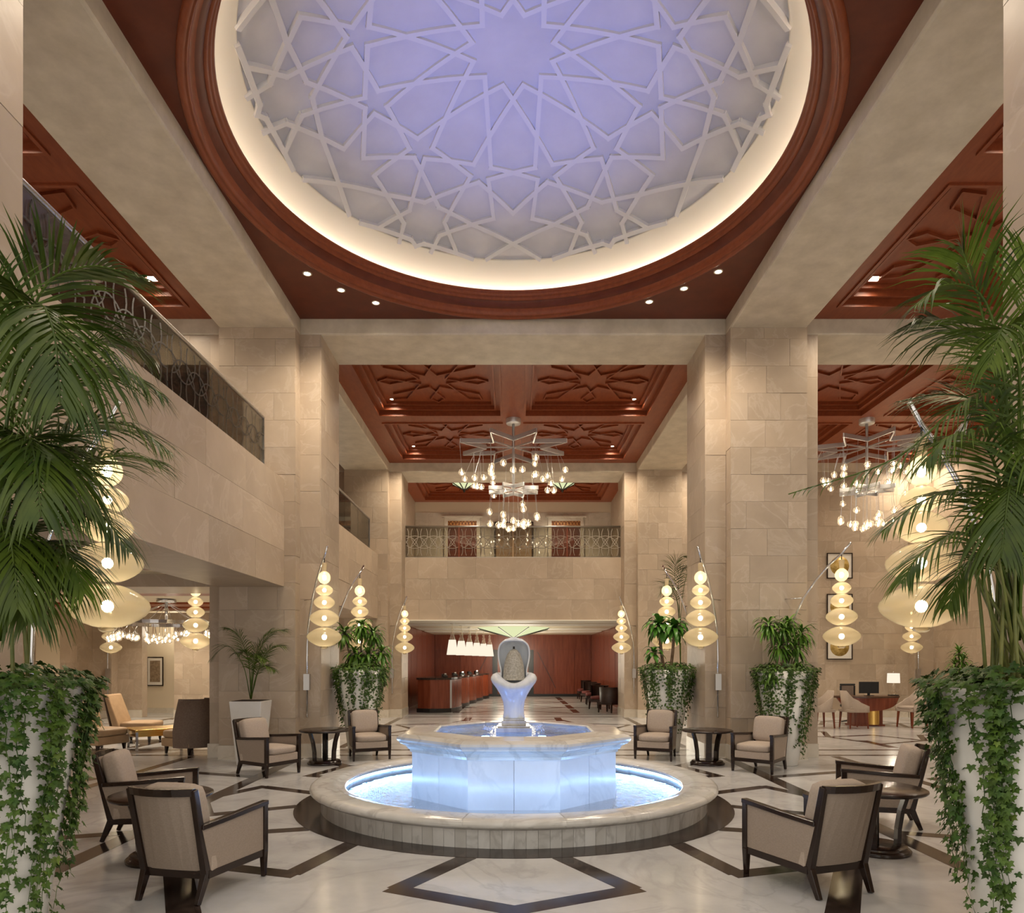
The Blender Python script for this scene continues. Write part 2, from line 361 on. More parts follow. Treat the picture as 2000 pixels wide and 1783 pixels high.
for y0, y1 in ((12.06, 13.3), (20.8, 22.05), (3.4, 4.73)):
    for x0, x1 in ((-3.67, 3.67), (4.94, 12.3), (-12.3, -4.94)):
        MB().box(x0, x1, y0, y1, ZB - .005, 7.9).build('cross_beam', plaster, bm, bevel=.03)
# ------------------------------------------------------------------ dome
dc = struct('ceiling_dome'); DCX, DCY = 0.0, 8.39
def square_with_hole(R, h, z, n=96):
    b = MB(); vs = []
    for i in range(n):
        a = 2 * pi * i / n; c, s = cos(a), sin(a); k = h / max(abs(c), abs(s))
        vs += [(R * c, R * s, z), (k * c, k * s, z), (R * c, R * s, z + .1), (k * c, k * s, z + .1)]
    fs = []
    for i in range(n):
        j = (i + 1) % n; fs += [(4 * i, 4 * j, 4 * j + 1, 4 * i + 1), (4 * i + 3, 4 * j + 3, 4 * j + 2, 4 * i + 2), (4 * i + 2, 4 * j + 2, 4 * j, 4 * i)]
    return b.add(vs, fs)
TD = Matrix.Translation((DCX, DCY, 0))
square_with_hole(3.58, 3.68, ZC).build('wood_ceiling_field', wood_y, dc, (DCX, DCY, 0))
MB().lathe([(3.64, ZC), (3.63, 7.505), (3.60, 7.495), (3.57, 7.505), (3.555, 7.53), (3.545, 7.52), (3.53, 7.545), (3.525, 7.57), (3.51, 7.60), (3.47, 7.615)], 128, TD).build('outer_ring_molding', wood, dc)
MB().lathe([(3.48, 7.612), (3.44, 7.63), (3.40, 7.67), (3.385, 7.71)], 128, TD).build('ring_cove', wood_y, dc)
MB().lathe([(3.39, 7.705), (3.365, 7.70), (3.35, 7.715), (3.345, 7.75), (3.33, 7.745), (3.315, 7.765), (3.31, 7.80), (3.295, 7.80), (3.285, 7.83), (3.30, 7.84), (3.45, 7.84)], 128, TD).build('inner_ring_molding', wood, dc)
MB().lathe([(3.46, 7.83), (3.44, 7.92), (3.36, 8.03), (3.24, 8.12), (3.11, 8.185), (3.09, 8.20), (3.075, 8.205), (3.075, 8.22), (3.09, 8.225), (3.34, 8.20)], 128, TD).build('ivory_cove_band', creamband, dc)
SR, SZ = 6.75, 8.98
def dz(r): return SZ - SR + math.sqrt(SR * SR - r * r)
MB().lathe([(r, dz(r)) for r in [.0001] + [3.4 * i / 24 for i in range(1, 25)]], 96, TD).build('dome_shell', domewhite, dc)
MB().lathe([(3.37, 7.855), (3.39, 7.855), (3.39, 7.862), (3.37, 7.862)], 96, TD).build('cove_light_strip', led_cove, dc)
MB().lathe([(3.22, 8.228), (3.25, 8.226), (3.25, 8.232), (3.22, 8.234)], 96, TD).build('dome_light_strip', led_dome, dc)
def strap(ra, aa, rb, ab):
    """raised strapwork bar on the dome from polar (ra, aa) to (rb, ab), angles from +Y towards -X"""
    A = Vector((-ra * sin(radians(aa)), ra * cos(radians(aa)))); B = Vector((-rb * sin(radians(ab)), rb * cos(radians(ab))))
    d = (B - A).normalized(); n = Vector((-d.y, d.x)) * .03; A = A - d * .03; B = B + d * .03; k = max(3, int((B - A).length / .3) + 2); vs = []
    for i in range(k):
        p = A + (B - A) * i / (k - 1)
        for q in (p - n, p + n):
            r = q.length; z = dz(min(r, 3.3)); f = Vector((q.x, q.y, z)); c = Vector((0, 0, SZ - SR)); e = (f - c).normalized()
            vs += [f + e * .02, f - e * (.028 + .035 * (min(r, 3.1) / 3.1) ** 4)]
    fs = []
    for i in range(k - 1):
        o = 4 * i; fs += [(o + 1, o + 3, o + 7, o + 5), (o, o + 1, o + 5, o + 4), (o + 3, o + 2, o + 6, o + 7)]
    fs += [(0, 2, 3, 1), (4 * k - 4, 4 * k - 3, 4 * k - 1, 4 * k - 2)]
    MB().add(vs, fs).build('dome_strap', strapwhite, dc, (DCX, DCY, 0))
for k in range(12):
    c = 30 * k + 15
    for s in (-1, 1):
        strap(.50, c, 1.71, c + s * 34.3); strap(1.71, c + s * 4.2, 1.89, c + s * 25.9)
for k in range(6):
    for s in (-1, 1):
        L = lambda ra, aa, rb, ab: strap(ra, 60 * k + s * aa, rb, 60 * k + s * ab)
        L(1.95, 15, 2.45, 32.7); L(1.95, 15, 2.37, 0); L(2.45, 27.3, 2.59, 14); L(2.59, 14, 3.07, -8); L(1.89, 19, 2.64, 23.7)
        L(2.64, 23.7, 3.03, 17.6); L(2.46, 7, 2.84, 24); L(1.89, 11, 2.46, 7); L(2.84, 24, 3.1, 25); L(3.08, 30, 3.015, 28); L(3.015, 28, 3.09, 12.5)
# ------------------------------------------------------------------ downlights
dl_round = MB().lathe([(.0001, -.004), (.05, -.004)], 16).mesh('lens'); dl_round.materials.append(disc_m)
dl_trim = MB().lathe([(.05, -.002), (.055, -.012), (.07, -.008), (.07, 0)], 16).mesh('trim_ring'); dl_trim.materials.append(cream)
sq = MB().box(-.075, .075, -.075, .075, -.006, 0).mesh('lens'); sq.materials.append(disc_m)
sqt = MB().box(-.09, .09, -.09, -.075, -.012, 0).box(-.09, .09, .075, .09, -.012, 0).box(-.09, -.075, -.075, .075, -.012, 0).box(.075, .09, -.075, .075, -.012, 0).mesh('trim_ring'); sqt.materials.append(wood)
def downlight(x, y, z, label, group, square=False, e=1.0, on=True, angle=2.5):
    t = thing('ceiling_downlight', label, 'downlight', (x, y, z), 0, group)
    ob('trim_ring', sqt if square else dl_trim, None, t); ob('lens', sq if square else dl_round, None, t)
    if on: light('downlight_beam', 'SPOT', (x, y, z - .03), DOWN_E * e, WARM, .16, (0, 0, 0), angle, .9)
# the six seen near the dome's far corners, and their partners on the other two corners
for i, (px, py) in enumerate(((600, 534), (666, 566), (734, 591), (1403, 530), (1336, 563), (1268, 589))):
    Y = (ZC - EYE) * FPX / (HY - py); x = wx(px, Y)
    downlight(x, Y, ZC, f'{("first", "second", "third")[i % 3]} small round downlight from the {"lounge" if i < 3 else "desk"}-side beam, outside the dome', 'downlights around the dome')
    light('downlight_beam', 'SPOT', (x, 2 * DCY - Y, ZC - .03), DOWN_E * .25, WARM, .16, (0, 0, 0), 2.5, .9)
# ------------------------------------------------------------------ coffered ceilings
def coffered(xc, yc, W, D, nx, ny, name='ceiling', lights=True, lname='', glow=1.0, square=False):
    c = struct(name); ob_, cr = .42, .5
    cw = (W - 2 * ob_ - (nx - 1) * cr) / nx; cd = (D - 2 * ob_ - (ny - 1) * cr) / ny; x0 = xc - W / 2; y0 = yc - D / 2
    b = MB(); xs = [x0 + ob_ + i * (cw + cr) for i in range(nx)]; ys = [y0 + ob_ + j * (cd + cr) for j in range(ny)]
    b.box(x0, xs[0], y0, y0 + D, ZC, ZC + .3); b.box(xs[-1] + cw, x0 + W, y0, y0 + D, ZC, ZC + .3)
    for i in range(nx - 1): b.box(xs[i] + cw, xs[i + 1], y0, y0 + D, ZC, ZC + .3)
    for i in range(nx):
        b.box(xs[i], xs[i] + cw, y0, ys[0], ZC, ZC + .3); b.box(xs[i], xs[i] + cw, ys[-1] + cd, y0 + D, ZC, ZC + .3)
        for j in range(ny - 1): b.box(xs[i], xs[i] + cw, ys[j] + cd, ys[j + 1], ZC, ZC + .3)
    b.build('ceiling_grid', wood, c)
    def ring(b, a0, a1, b0, b1, w_, z0, z1):
        b.box(a0, a1, b0, b0 + w_, z0, z1); b.box(a0, a1, b1 - w_, b1, z0, z1); b.box(a0, a0 + w_, b0 + w_, b1 - w_, z0, z1); b.box(a1 - w_, a1, b0 + w_, b1 - w_, z0, z1)
    for i in range(nx):
        for j in range(ny):
            a0, a1, b0, b1 = xs[i], xs[i] + cw, ys[j], ys[j] + cd
            cf = MB().box(a0, a1, b0, b1, ZC + .24, ZC + .3).build('coffer', wood, c)
            m = MB(); ring(m, a0, a1, b0, b1, .05, ZC - .025, ZC + .24); ring(m, a0 + .05, a1 - .05, b0 + .05, b1 - .05, .10, ZC + .10, ZC + .24)
            ring(m, a0 + .15, a1 - .15, b0 + .15, b1 - .15, .04, ZC + .075, ZC + .24); ring(m, a0 + .19, a1 - .19, b0 + .19, b1 - .19, .07, ZC + .17, ZC + .24)
            m.build('coffer_molding', wood, cf)
            mx, my = (a0 + a1) / 2, (b0 + b1) / 2; h = min(cw, cd) / 2 - .27; ax, ay = (cw / 2 - .27) / h, (cd / 2 - .27) / h
            def P(r, a, dg):
                return Vector((mx + ax * h * r * cos(radians(a)), my + ay * h * r * sin(radians(a)), ZC + .24))
            for k in range(8):
                a = 45 * k; g = 1.22 if k % 2 else 1.0
                for s in (-1, 1):
                    for A, B in ((P(.80 * g, a + s * 9, 0), P(.26, a - s * 22.5, 0)), (P(.80 * g, a + s * 9, 0), P(.97 * g, a, 0))):
                        d = (B - A); L = d.length; d.normalize(); n = Vector((-d.y, d.x, 0))
                        piece('batten', wood, cf, A + d * -.01 + n * .02, d, -n, L + .02, .03, .045)
            if lights:
                qx = a0 + .42 if (mx < xc if nx > 1 else True) else a1 - .42
                qx = (a0 + .42) if i == 0 else (a1 - .42)
                downlight(qx, b1 - .42, ZC + .24, f'{"square" if square else "round"} downlight in the {("near", "far")[j == ny - 1]} {("lounge", "desk")[i]}-ward coffer {lname}', f'coffer downlights {lname}', square, glow)
    return c
coffered(0, 17.05, 7.32, 7.5, 2, 2, 'ceiling', True, 'above the star chandelier', 2.2)
coffered(8.62, 17.05, 7.34, 7.5, 2, 2, 'ceiling', True, 'above the concierge desk', 2.1)
coffered(8.62, 8.39, 7.34, 7.34, 2, 2, 'ceiling', True, 'in the aisle of the desk side', 1.0, True)
coffered(-8.62, 8.39, 7.34, 7.34, 2, 2, 'ceiling', True, 'over the glass balcony', .8, True)
coffered(0, 24.0, 7.32, 3.9, 2, 1, 'ceiling', False)
MB().box(-12.4, -4.9, 13.3, 20.8, ZC, ZC + .2).build('ceiling', wood, None, kind='structure')
# ------------------------------------------------------------------ walls
def wall(name): return struct(name)
wr = wall('wall_right')
MB().box(12.3, 12.6, 3.3, 21, 0, 7.9).build('wall_core', stone, wr)
clad(wr, (12.3, 20.8, .24), -Y1, Z1, 8.7, ZB - .24, 5, .9, .46)
MB().box(12.26, 12.3, 3.3, 20.8, 0, .24).build('baseboard_right', basemarble, wr)
wb = wall('wall_back_right')
MB().box(5.0, 12.6, 20.82, 21.1, 0, ZB).build('wall_core', stone, wb)
clad(wb, (5.1, 20.82, .2), X1, Z1, 7.2, ZB - .2, 6, .62, .456)
MB().box(5.0, 11.7, 20.76, 20.8, 0, .2).build('baseboard_back', basemarble, wb)
for s in (-1, 1):
    q = struct('pilaster_wall'); x0, x1 = sorted((s * 11.72, s * 12.3)); zt = ZB if s > 0 else 3.0
    MB().box(x0, x1, 20.5, 20.82, .22, zt).build('pilaster_core', stone, q); clad(q, (x0 - .001, 20.5, .22), X1, Z1, .58, zt - .22, 77 + s, 1.0, .9)
    MB().box(x0 - .01, x1, 20.46, 20.8, 0, .22).build('plinth_base', basemarble, q)
# reception: timber walls, ceiling
wt = wall('wall_reception_back')
MB().box(-4.2, 4.2, 33.2, 33.4, 0, 3.0).build('wall_core', wallwood, wt)
def panels(parent, xs, Y, z0, z1):
    for a, b_ in zip(xs, xs[1:]): piece('timber_panel', wallwood, parent, (a + .012, Y, z0), X1, Z1, b_ - a - .024, z1 - z0, .03)
panels(wt, [-3.7, -2.5, -1.2], 33.2, .12, 2.2); panels(wt, [1.0, 1.9, 2.9], 33.2, .12, 2.2); panels(wt, [-3.7, -1.9, -.6, .6, 2.0, 3.7], 33.2, 2.224, 2.92)
panels(wt, [3.0, 3.7], 33.2, .12, 2.2)
for s in (-1, 1):
    piece('dark_door_slot', black, wt, (s * .85 - .12, 33.2, .1), X1, Z1, .24, 2.1, .05)
    piece('diagonal_inlay', black, wt, (s * 1.15, 33.165, 2.1), Vector((s * .55, 0, -1.1)).normalized(), Vector((1.1, 0, s * .55)).normalized() * 1, 1.9, .022, .005)
MB().box(-3.7, 3.7, 33.14, 33.2, 0, .12).build('baseboard_back', black, wt)
for s, nm in ((-1, 'wall_reception_left'), (1, 'wall_reception_right')):
    q = wall(nm); x0, x1 = sorted((s * 3.72, s * 3.95)); MB().box(x0, x1, 22.2, 33.3, 0, 3.0).build('wall_core', wallwood, q)
    y = 22.3
    while y < 33:
        if s < 0: piece('timber_panel', wallwood, q, (-3.72, y + .012, .12), Y1, Z1, 1.5, 2.76, .025)
        else: piece('timber_panel', wallwood, q, (3.72, y + 1.512, .12), -Y1, Z1, 1.5, 2.76, .025)
        y += 1.55
rc = struct('ceiling'); MB().box(-4, 4, 21.6, 33.4, 2.92, 3.02).build('ceiling_field', cream, rc)
for y in (22.6, 24.4, 27.6, 30.2): piece('ceiling_panel', creamband, rc, (-3.65, y, 2.92), X1, -Y1, 7.3, -1.4 if False else 1.3, .03)
# balcony front over the reception, upper corridor
bf = wall('wall_balcony_back')
MB().box(-3.35, 3.35, 21.42, 21.72, 2.9, 4.83).build('wall_core', stone, bf)
clad(bf, (-3.3, 21.42, 2.9), X1, Z1, 6.6, 1.93, 9, .95, .64)
uf = struct('floor'); MB().box(-3.6, 3.6, 21.7, 26.2, 4.55, 4.75).build('upper_slab', marble, uf)
wu = wall('wall_upper_back'); MB().box(-4.5, 4.5, 25.9, 26.1, 4.7, 7.6).build('wall_core', cream, wu)
clad(wu, (-3.6, 25.9, 4.85), X1, Z1, 7.2, 2.3, 12, 1.8, 1.15, .015, basemarble)
for s in (-1, 1):
    q = wall('wall_upper_left' if s < 0 else 'wall_upper_right'); x0, x1 = sorted((s * 3.62, s * 3.9)); MB().box(x0, x1, 22.31, 26, 4.7, 7.6).build('wall_core', stone, q)
def lattice_door(x, n, lab):
    d = thing('door', lab, 'door', (x, 25.87, 4.76), 0)
    MB().box(-.66, -.53, -.06, 0, 0, 2.2).box(.53, .66, -.06, 0, 0, 2.2).box(-.53, .53, -.055, 0, 2.07, 2.2).box(-.75, .75, -.09, 0, 2.2, 2.25).build('door_frame', basemarble, d)
    MB().box(-.53, .53, -.02, 0, 0, 2.07).build('door_leaf', wood_y, d)
    MB().box(-.53, .53, -.03, 0, 1.86, 2.07).build('lattice_backing', lattice_m, d)
    for k in range(9):
        for s in (-1, 1):
            x0 = -.53 + k * .118; MB().bar((x0, -.04, 1.87 if s > 0 else 2.06), (x0 + .118, -.04, 2.06 if s > 0 else 1.87), .016, .016, (0, 1, 0)).build('lattice_slat', wood_y, d)
    for z in (.25, 1.05): MB().box(-.42, .42, -.035, -.02, z, z + .68).build('door_panel', wood_y, d)
lattice_door(-1.87, 1, 'brown carved door with amber lattice top behind the balcony railing, on the counter side')
lattice_door(1.95, 2, 'brown carved door with amber lattice top behind the balcony railing, on the armchair side')
t = thing('niche_frame', 'slim dark outlined panel between the two lattice doors upstairs', 'panel', (.03, 25.88, 5.9))
MB().box(-.72, -.68, -.05, 0, -.9, .9).box(.68, .72, -.05, 0, -.9, .9).box(-.68, .68, -.05, 0, .86, .9).build('outline_frame', bronze, t); MB().box(-.68, .68, -.015, 0, -.9, .86).build('panel', tan, t)
light('corridor_fill', 'SPOT', (-1.7, 24.7, 7.4), 620, WARM, .15, (0, 0, 0), 2.3); light('corridor_fill', 'SPOT', (1.7, 24.7, 7.4), 620, WARM, .15, (0, 0, 0), 2.3)  # fill spots without fixtures, added to brighten the upstairs corridor
# lounge-side balcony
wl = wall('wall_balcony_left')
MB().box(-5.0, -3.87, 3.3, 11.82, 2.91, 4.71).build('wall_core', stone, wl)
clad(wl, (-3.87, 3.3, 2.91), Y1, Z1, 8.5, 1.8, 21, 1.5, .6)
MB().box(-5.0, -3.98, 13.5, 20.6, 2.91, 4.8).build('wall_core', stone, wl); clad(wl, (-3.98, 13.56, 2.91), Y1, Z1, 7.0, 1.87, 22, 1.5, .62)
MB().box(-12.4, -4.1, 3.3, 20.8, 4.4, 4.68).build('upper_slab', marble, wl)
w2 = wall('wall_upper_left')   # wall closing the balcony at the pillar line, with a dark doorway
MB().box(-12.3, -6.4, 12.08, 12.4, 4.68, ZB).box(-6.4, -5.2, 12.08, 12.4, 6.75, ZB).build('wall_core', stone, w2)
clad(w2, (-12.3, 12.08, 4.7), X1, Z1, 5.9, 2.57, 23, .75, .5); clad(w2, (-6.4, 12.08, 6.75), X1, Z1, 1.2, .5, 24, .6, .5)
MB().box(-6.4, -5.2, 12.38, 12.42, 4.68, 6.75).build('dark_doorway', bronze, w2)
for z0 in (4.9, 5.5, 6.1): piece('door_panel', black, w2, (-6.3, 12.38, z0), X1, Z1, 1.0, .5, .02)
w3 = wall('wall_left'); MB().box(-12.6, -12.3, 3.3, 21, 0, 7.9).build('wall_core', stone, w3)
clad(w3, (-12.3, 3.3, .24), Y1, Z1, 17.3, 2.7, 25, .9, .46); clad(w3, (-12.3, 3.3, 4.7), Y1, Z1, 17.3, 2.6, 26, .9, .46)
piece('wall_panel', cream, w3, (-12.27, 18.0, 1.27), Y1, Z1, .95, 1.37, .03)
w4 = wall('wall_back_left')
MB().box(-12.4, -11.0, 20.82, 21.1, 0, 3.1).box(-10.05, -5.0, 20.82, 21.1, 0, 3.1).box(-11.0, -10.05, 20.82, 21.1, 2.7, 3.1).build('wall_core', stone, w4)
clad(w4, (-12.3, 20.82, .22), X1, Z1, 1.3, 2.85, 31); clad(w4, (-10.05, 20.82, .22), X1, Z1, 5.0, 2.85, 32)
MB().box(-12.3, -11.0, 20.76, 20.8, 0, .22).box(-10.05, -5.0, 20.76, 20.8, 0, .22).build('baseboard_back', basemarble, w4)
w5 = wall('wall_corridor'); MB().box(-13, -9, 22.6, 22.8, 0, 3.1).box(-13.0, -12.8, 21, 22.7, 0, 3.1).build('wall_core', cream, w5); MB().box(-13, -9, 22.56, 22.6, 0, .16).build('baseboard_back', basemarble, w5)
lc = struct('ceiling'); MB().box(-12.3, -5.0, 3.3, 22.7, 3.16, 3.3).build('ceiling_field', cream, lc)
for y in (5.6, 7.0, 8.4, 9.8, 11.2, 14.2, 15.6, 18.6, 20.0): piece('ceiling_plank', wood, lc, (-12.2, y, 3.16), X1, -Y1, 7.1, .75, .05)
piece('ceiling_panel', stone, lc, (-12.3, 13.3, 3.16), X1, -Y1, 7.3, 1.2, .22)
# ------------------------------------------------------------------ glass railings
def circle_ribbons(b, L, H, R, step, wd, rows=2, seg=28):
    """overlapping circles cut to an L x H panel, as flat ribbons in the x-z plane"""
    zs = [H * (.5 + i) / rows for i in range(rows)] if rows > 1 else [H / 2]
    for row, zc in enumerate(zs):
        n = int(L / step) + 2
        for i in range(-1, n):
            xc = i * step; yo = -.0012 * ((2 * i + row) % 6)
            for k in range(seg):
                a0, a1 = 2 * pi * k / seg, 2 * pi * (k + 1) / seg
                q = [(xc + r * cos(a), zc + r * 1.05 * sin(a)) for a in (a0, a1) for r in (R - wd / 2, R + wd / 2)]
                if all(0.0 <= x <= L and 0 <= z <= H for x, z in q):
                    b.add([(q[0][0], yo - .004, q[0][1]), (q[1][0], yo - .004, q[1][1]), (q[3][0], yo - .004, q[3][1]), (q[2][0], yo - .004, q[2][1]),
                           (q[0][0], yo + .004, q[0][1]), (q[1][0], yo + .004, q[1][1]), (q[3][0], yo + .004, q[3][1]), (q[2][0], yo + .004, q[2][1])],
                          [(0, 1, 2, 3), (7, 6, 5, 4), (0, 4, 5, 1), (2, 6, 7, 3)])
def railing(name, label, loc, rz, L, H, npan, R, step, wd, m_etch, rows=2, etched=True):
    t = thing(name, label, 'railing', loc, rz); pw = L / npan
    for i in range(npan):
        g = MB().box(i * pw + .008, (i + 1) * pw - .008, -.006, .006, .02, H - .03).build('glass_pane', pane_m, t)
        if etched:
            b = MB(); circle_ribbons(b, pw - .02, H - .06, R, step, wd, rows)
            b.build('etched_pattern', m_etch, g, (i * pw + .01, -.014, .03), kind='stuff')
    MB().tube([(0, 0, H), (L, 0, H)], .028, 10).build('handrail', brushed, t)
    MB().box(0, L, -.03, .03, 0, .03).build('base_channel', brushed, t)
    for x in (0, L): MB().box(x - .012, x + .012, -.02, .02, 0, H).build('end_post', brushed, t)
railing('balcony_railing', 'long glass railing with dark looping bands above the smooth stone balcony of the lounge', (-3.97, 3.4, 4.71), pi / 2, 7.75, .82, 5, .30, .36, .014, etch)
railing('balcony_railing', 'glass railing with bands of interlaced circles over the reception opening', (-3.32, 21.55, 4.83), 0, 6.64, .97, 4, .40, .29, .017, etch_pale)
railing('balcony_railing', 'short plain smoked glass railing seen behind the lounge pillar', (-4.06, 14.0, 4.78), pi / 2, 5.8, .9, 4, .2, .3, .03, etch, 2, False)
# ------------------------------------------------------------------ fountain
FT = thing('fountain', 'white marble fountain with octagonal bowl, blue lit water and a frosted lily sculpture', 'fountain', (CTR.x, CTR.y, 0))
nt_ = 132
me = MB().lathe([(2.20, 0), (2.23, 0), (2.235, .19), (2.20, .19)], 2, None, False, 0.0005, 2 * pi / nt_ - .0005).mesh('base_tile'); me.materials.append(fmarble)
for k in range(nt_): ob('base_tile', me, None, FT, None, 0, (0, 0, 2 * pi * k / nt_))
MB().lathe([(2.205, 0), (2.205, .19), (1.99, .19), (1.99, 0)], 96, None, False).build('base_core', fmarble, FT)
prof = [(2.0, .16), (2.2, .175), (2.27, .18), (2.285, .195), (2.33, .205), (2.35, .225), (2.345, .25), (2.32, .27), (2.29, .278), (2.10, .283), (2.05, .276), (2.03, .262), (1.985, .258), (1.965, .25), (1.955, .235), (1.96, .22), (2.0, .215)]
me = MB().lathe(prof, 6, None, True, .0012, 2 * pi / 16 - .0012).mesh('rim_segment'); me.materials.append(fmarble)
for k in range(16): ob('rim_segment', me, None, FT, None, 0, (0, 0, 2 * pi * (k + .5) / 16))
MB().lathe([(r, z - .005) for r, z in prof[1:-1]], 96, None, True).build('rim_core', fmarble, FT)
MB().lathe([(1.99, .17), (1.99, -.02)], 96).build('moat_wall', fmarble, FT)
MB().lathe([(1.985, .185), (1.975, .185), (1.975, .2), (1.985, .2)], 96).build('moat_light_strip', led_white, FT)
MB().lathe([(.9, .012), (1.99, .012)], 96).build('moat_liner', liner, FT)
MB().lathe([(.95, .115), (1.99, .115)], 96).build('moat_water', water_low, FT)
def octo(a, rot=pi / 8):
    R = a / cos(pi / 8); return [(R * cos(rot + k * pi / 4 - pi / 2), R * sin(rot + k * pi / 4 - pi / 2)) for k in range(8)]
AP = 1.149
MB().prism(octo(AP - .03), 0, .66).build('bowl_core', bowlmarble, FT)
for k in range(8):
    M = Matrix.Rotation(k * pi / 4, 4, 'Z'); hs = AP * math.tan(pi / 8)
    for j in (0, 1):
        x0, x1 = (-hs, -.002) if j == 0 else (.002, hs)
        e0 = .03 * math.tan(pi / 8)
        MB().hexa([(x0 + (.0 if j else .0), -AP, .0), (x1, -AP, .0), (x1 - (e0 if j else 0), -AP + .03, .0), (x0 + (0 if j else e0), -AP + .03, .0),
                   (x0, -AP, .66), (x1, -AP, .66), (x1 - (e0 if j else 0), -AP + .03, .66), (x0 + (0 if j else e0), -AP + .03, .66)], M).build('bowl_panel', bowlmarble, FT)
    # moulded cornice and coping, one mitred length per side
    pf = [(1.12, .63), (1.17, .635), (1.175, .665), (1.195, .672), (1.21, .70), (1.25, .725), (1.285, .74), (1.29, .76), (1.275, .765)]
    pc = [(1.2, .762), (1.30, .762), (1.315, .785), (1.31, .81), (1.285, .825), (1.24, .84), (.95, .852), (.92, .852), (.90, .84), (.90, .74)]
    tn = math.tan(pi / 8)
    for nm, pr in (('cornice_length', pf), ('coping_slab', pc)):
        vs = [(s * (a * tn - .0012), -a, z) for a, z in pr for s in (-1, 1)]
        MB().add(vs, [(2 * i, 2 * i + 1, 2 * i + 3, 2 * i + 2) for i in range(len(pr) - 1)], False, M).build(nm, fmarble, FT)
MB().prism(octo(.91), .66, .70).build('bowl_liner', liner2, FT)
wv = octo(.902); MB().add([(x, y, .826) for x, y in wv], [tuple(range(8))]).build('bowl_water', water_top, FT)
for k in range(8):
    a = k * pi / 4; MB().lathe([(.0001, 0), (.05, 0), (.05, -.02)], 12, Matrix.Translation((.5 * cos(a), .5 * sin(a), .722))).build('pool_light', led_blue, FT)
MB().box(-.21, .21, -.21, .21, .70, .875).box(-.19, .19, -.19, .19, .875, .895).box(-.145, .145, -.145, .145, .895, .955).box(-.13, .13, -.13, .13, .955, .975).build('pedestal', fmarble, FT, bevel=.006)
# lily cup: turned, then dipped towards the front and back so that two petals rise
cp = [(.001, .975), (.125, .975), (.128, .99), (.118, 1.03), (.117, 1.10), (.126, 1.17), (.155, 1.25), (.205, 1.335), (.25, 1.395), (.268, 1.435), (.266, 1.465), (.245, 1.50), (.20, 1.52), (.17, 1.505), (.15, 1.47), (.12, 1.44), (.001, 1.42)]
b = MB(); b.lathe(cp, 40)
b.v = [(x * (1 + .03 * cos(2 * atan2(y, x))), y * .92, z - max(0, (z - 1.12)) * .30 * max(0, -sin(atan2(y, x))) ** 2 * (1 if hypot(x, y) > .05 else 0)) for x, y, z in b.v]
b.build('lily_cup', frost, FT)
b = MB(); rows, cols = 16, 20; vs = []
for i in range(rows + 1):
    tt = i / rows; z = 1.46 + .47 * (1 - (1 - tt) ** 1.4); wdt = (.148 + .034 * sin(pi * min(1, max(0, (tt - .15) * 1.35)))) * (1 if tt < .7 else math.sqrt(max(0, 1 - ((tt - .7) / .3) ** 2)) * .72 + .28)
    for j in range(cols + 1):
        ph = (j / cols - .5) * radians(210); vs.append((wdt * sin(ph), .02 + wdt * .75 * cos(ph) - .10 * tt ** 3, z - .03 * (1 - cos(ph)) * tt))
fs = [(i * (cols + 1) + j, i * (cols + 1) + j + 1, (i + 1) * (cols + 1) + j + 1, (i + 1) * (cols + 1) + j) for i in range(rows) for j in range(cols)]
top = rows * (cols + 1); fs.append(tuple(top + j for j in range(cols + 1)))
b.add(vs, fs, True); o = b.build('hood_petal', frost, FT); sd = o.modifiers.new('thickness', 'SOLIDIFY'); sd.thickness = .014
MB().lathe([(.128, 1.43), (.125, 1.53), (.118, 1.60), (.10, 1.68), (.075, 1.745), (.045, 1.785), (.015, 1.80), (.0005, 1.803)], 28, Matrix.Translation((0, -.03, 0))).build('bud', coral, FT)
MB().tube([(0, -.03, 1.80), (0, -.03, 1.83)], .012, 8).build('nozzle', bronze, FT)
for k, (sx_, sy_) in enumerate(((-1, -.4), (1, -.4), (-1, .4), (1, .4))):
    b = MB()
    for q in range(14): b.sphere((sx_ * (.24 + rnd.random() * .12), sy_ * .24 + rnd.uniform(-.07, .07), .835 + rnd.random() * .05), .006 + rnd.random() * .006, 6, 4)
    b.build('water_splash', frost, FT)
# ------------------------------------------------------------------ armchair
def rounded_slab(b, x0, x1, y0, y1, z0, z1, puff=.02, n=6, M=None):
    """a cushion: a box swollen on every side"""
    import itertools
    vs = []; fs = []
    idx = {}
    def vid(i, j, k):
        if (i, j, k) not in idx:
            u, v_, w_ = i / n * 2 - 1, j / n * 2 - 1, k / n * 2 - 1
            e = 4
            s_ = 1.0 / (abs(u) ** 8 + abs(v_) ** 8 + abs(w_) ** 8) ** (1 / 8) if max(abs(u), abs(v_), abs(w_)) > 0 else 1
            u, v_, w_ = u * s_, v_ * s_, w_ * s_
            pz = puff * (1 - u * u) * (1 - v_ * v_)
            py = puff * .7 * (1 - u * u) * (1 - w_ * w_)
            idx[(i, j, k)] = len(vs); vs.append(((x0 + x1) / 2 + u * (x1 - x0) / 2, (y0 + y1) / 2 + v_ * ((y1 - y0) / 2 + py), (z0 + z1) / 2 + w_ * ((z1 - z0) / 2 + pz)))
        return idx[(i, j, k)]
    for a in range(n):
        for c in range(n):
            for q in (0, n):
                f1 = [vid(a, c, q), vid(a + 1, c, q), vid(a + 1, c + 1, q), vid(a, c + 1, q)]
                f2 = [vid(a, q, c), vid(a + 1, q, c), vid(a + 1, q, c + 1), vid(a, q, c + 1)]
                f3 = [vid(q, a, c), vid(q, a + 1, c), vid(q, a + 1, c + 1), vid(q, a, c + 1)]
                fs += [f1 if q else f1[::-1], f2 if not q else f2[::-1], f3 if q else f3[::-1]]
    b.add(vs, fs, True, M); return b
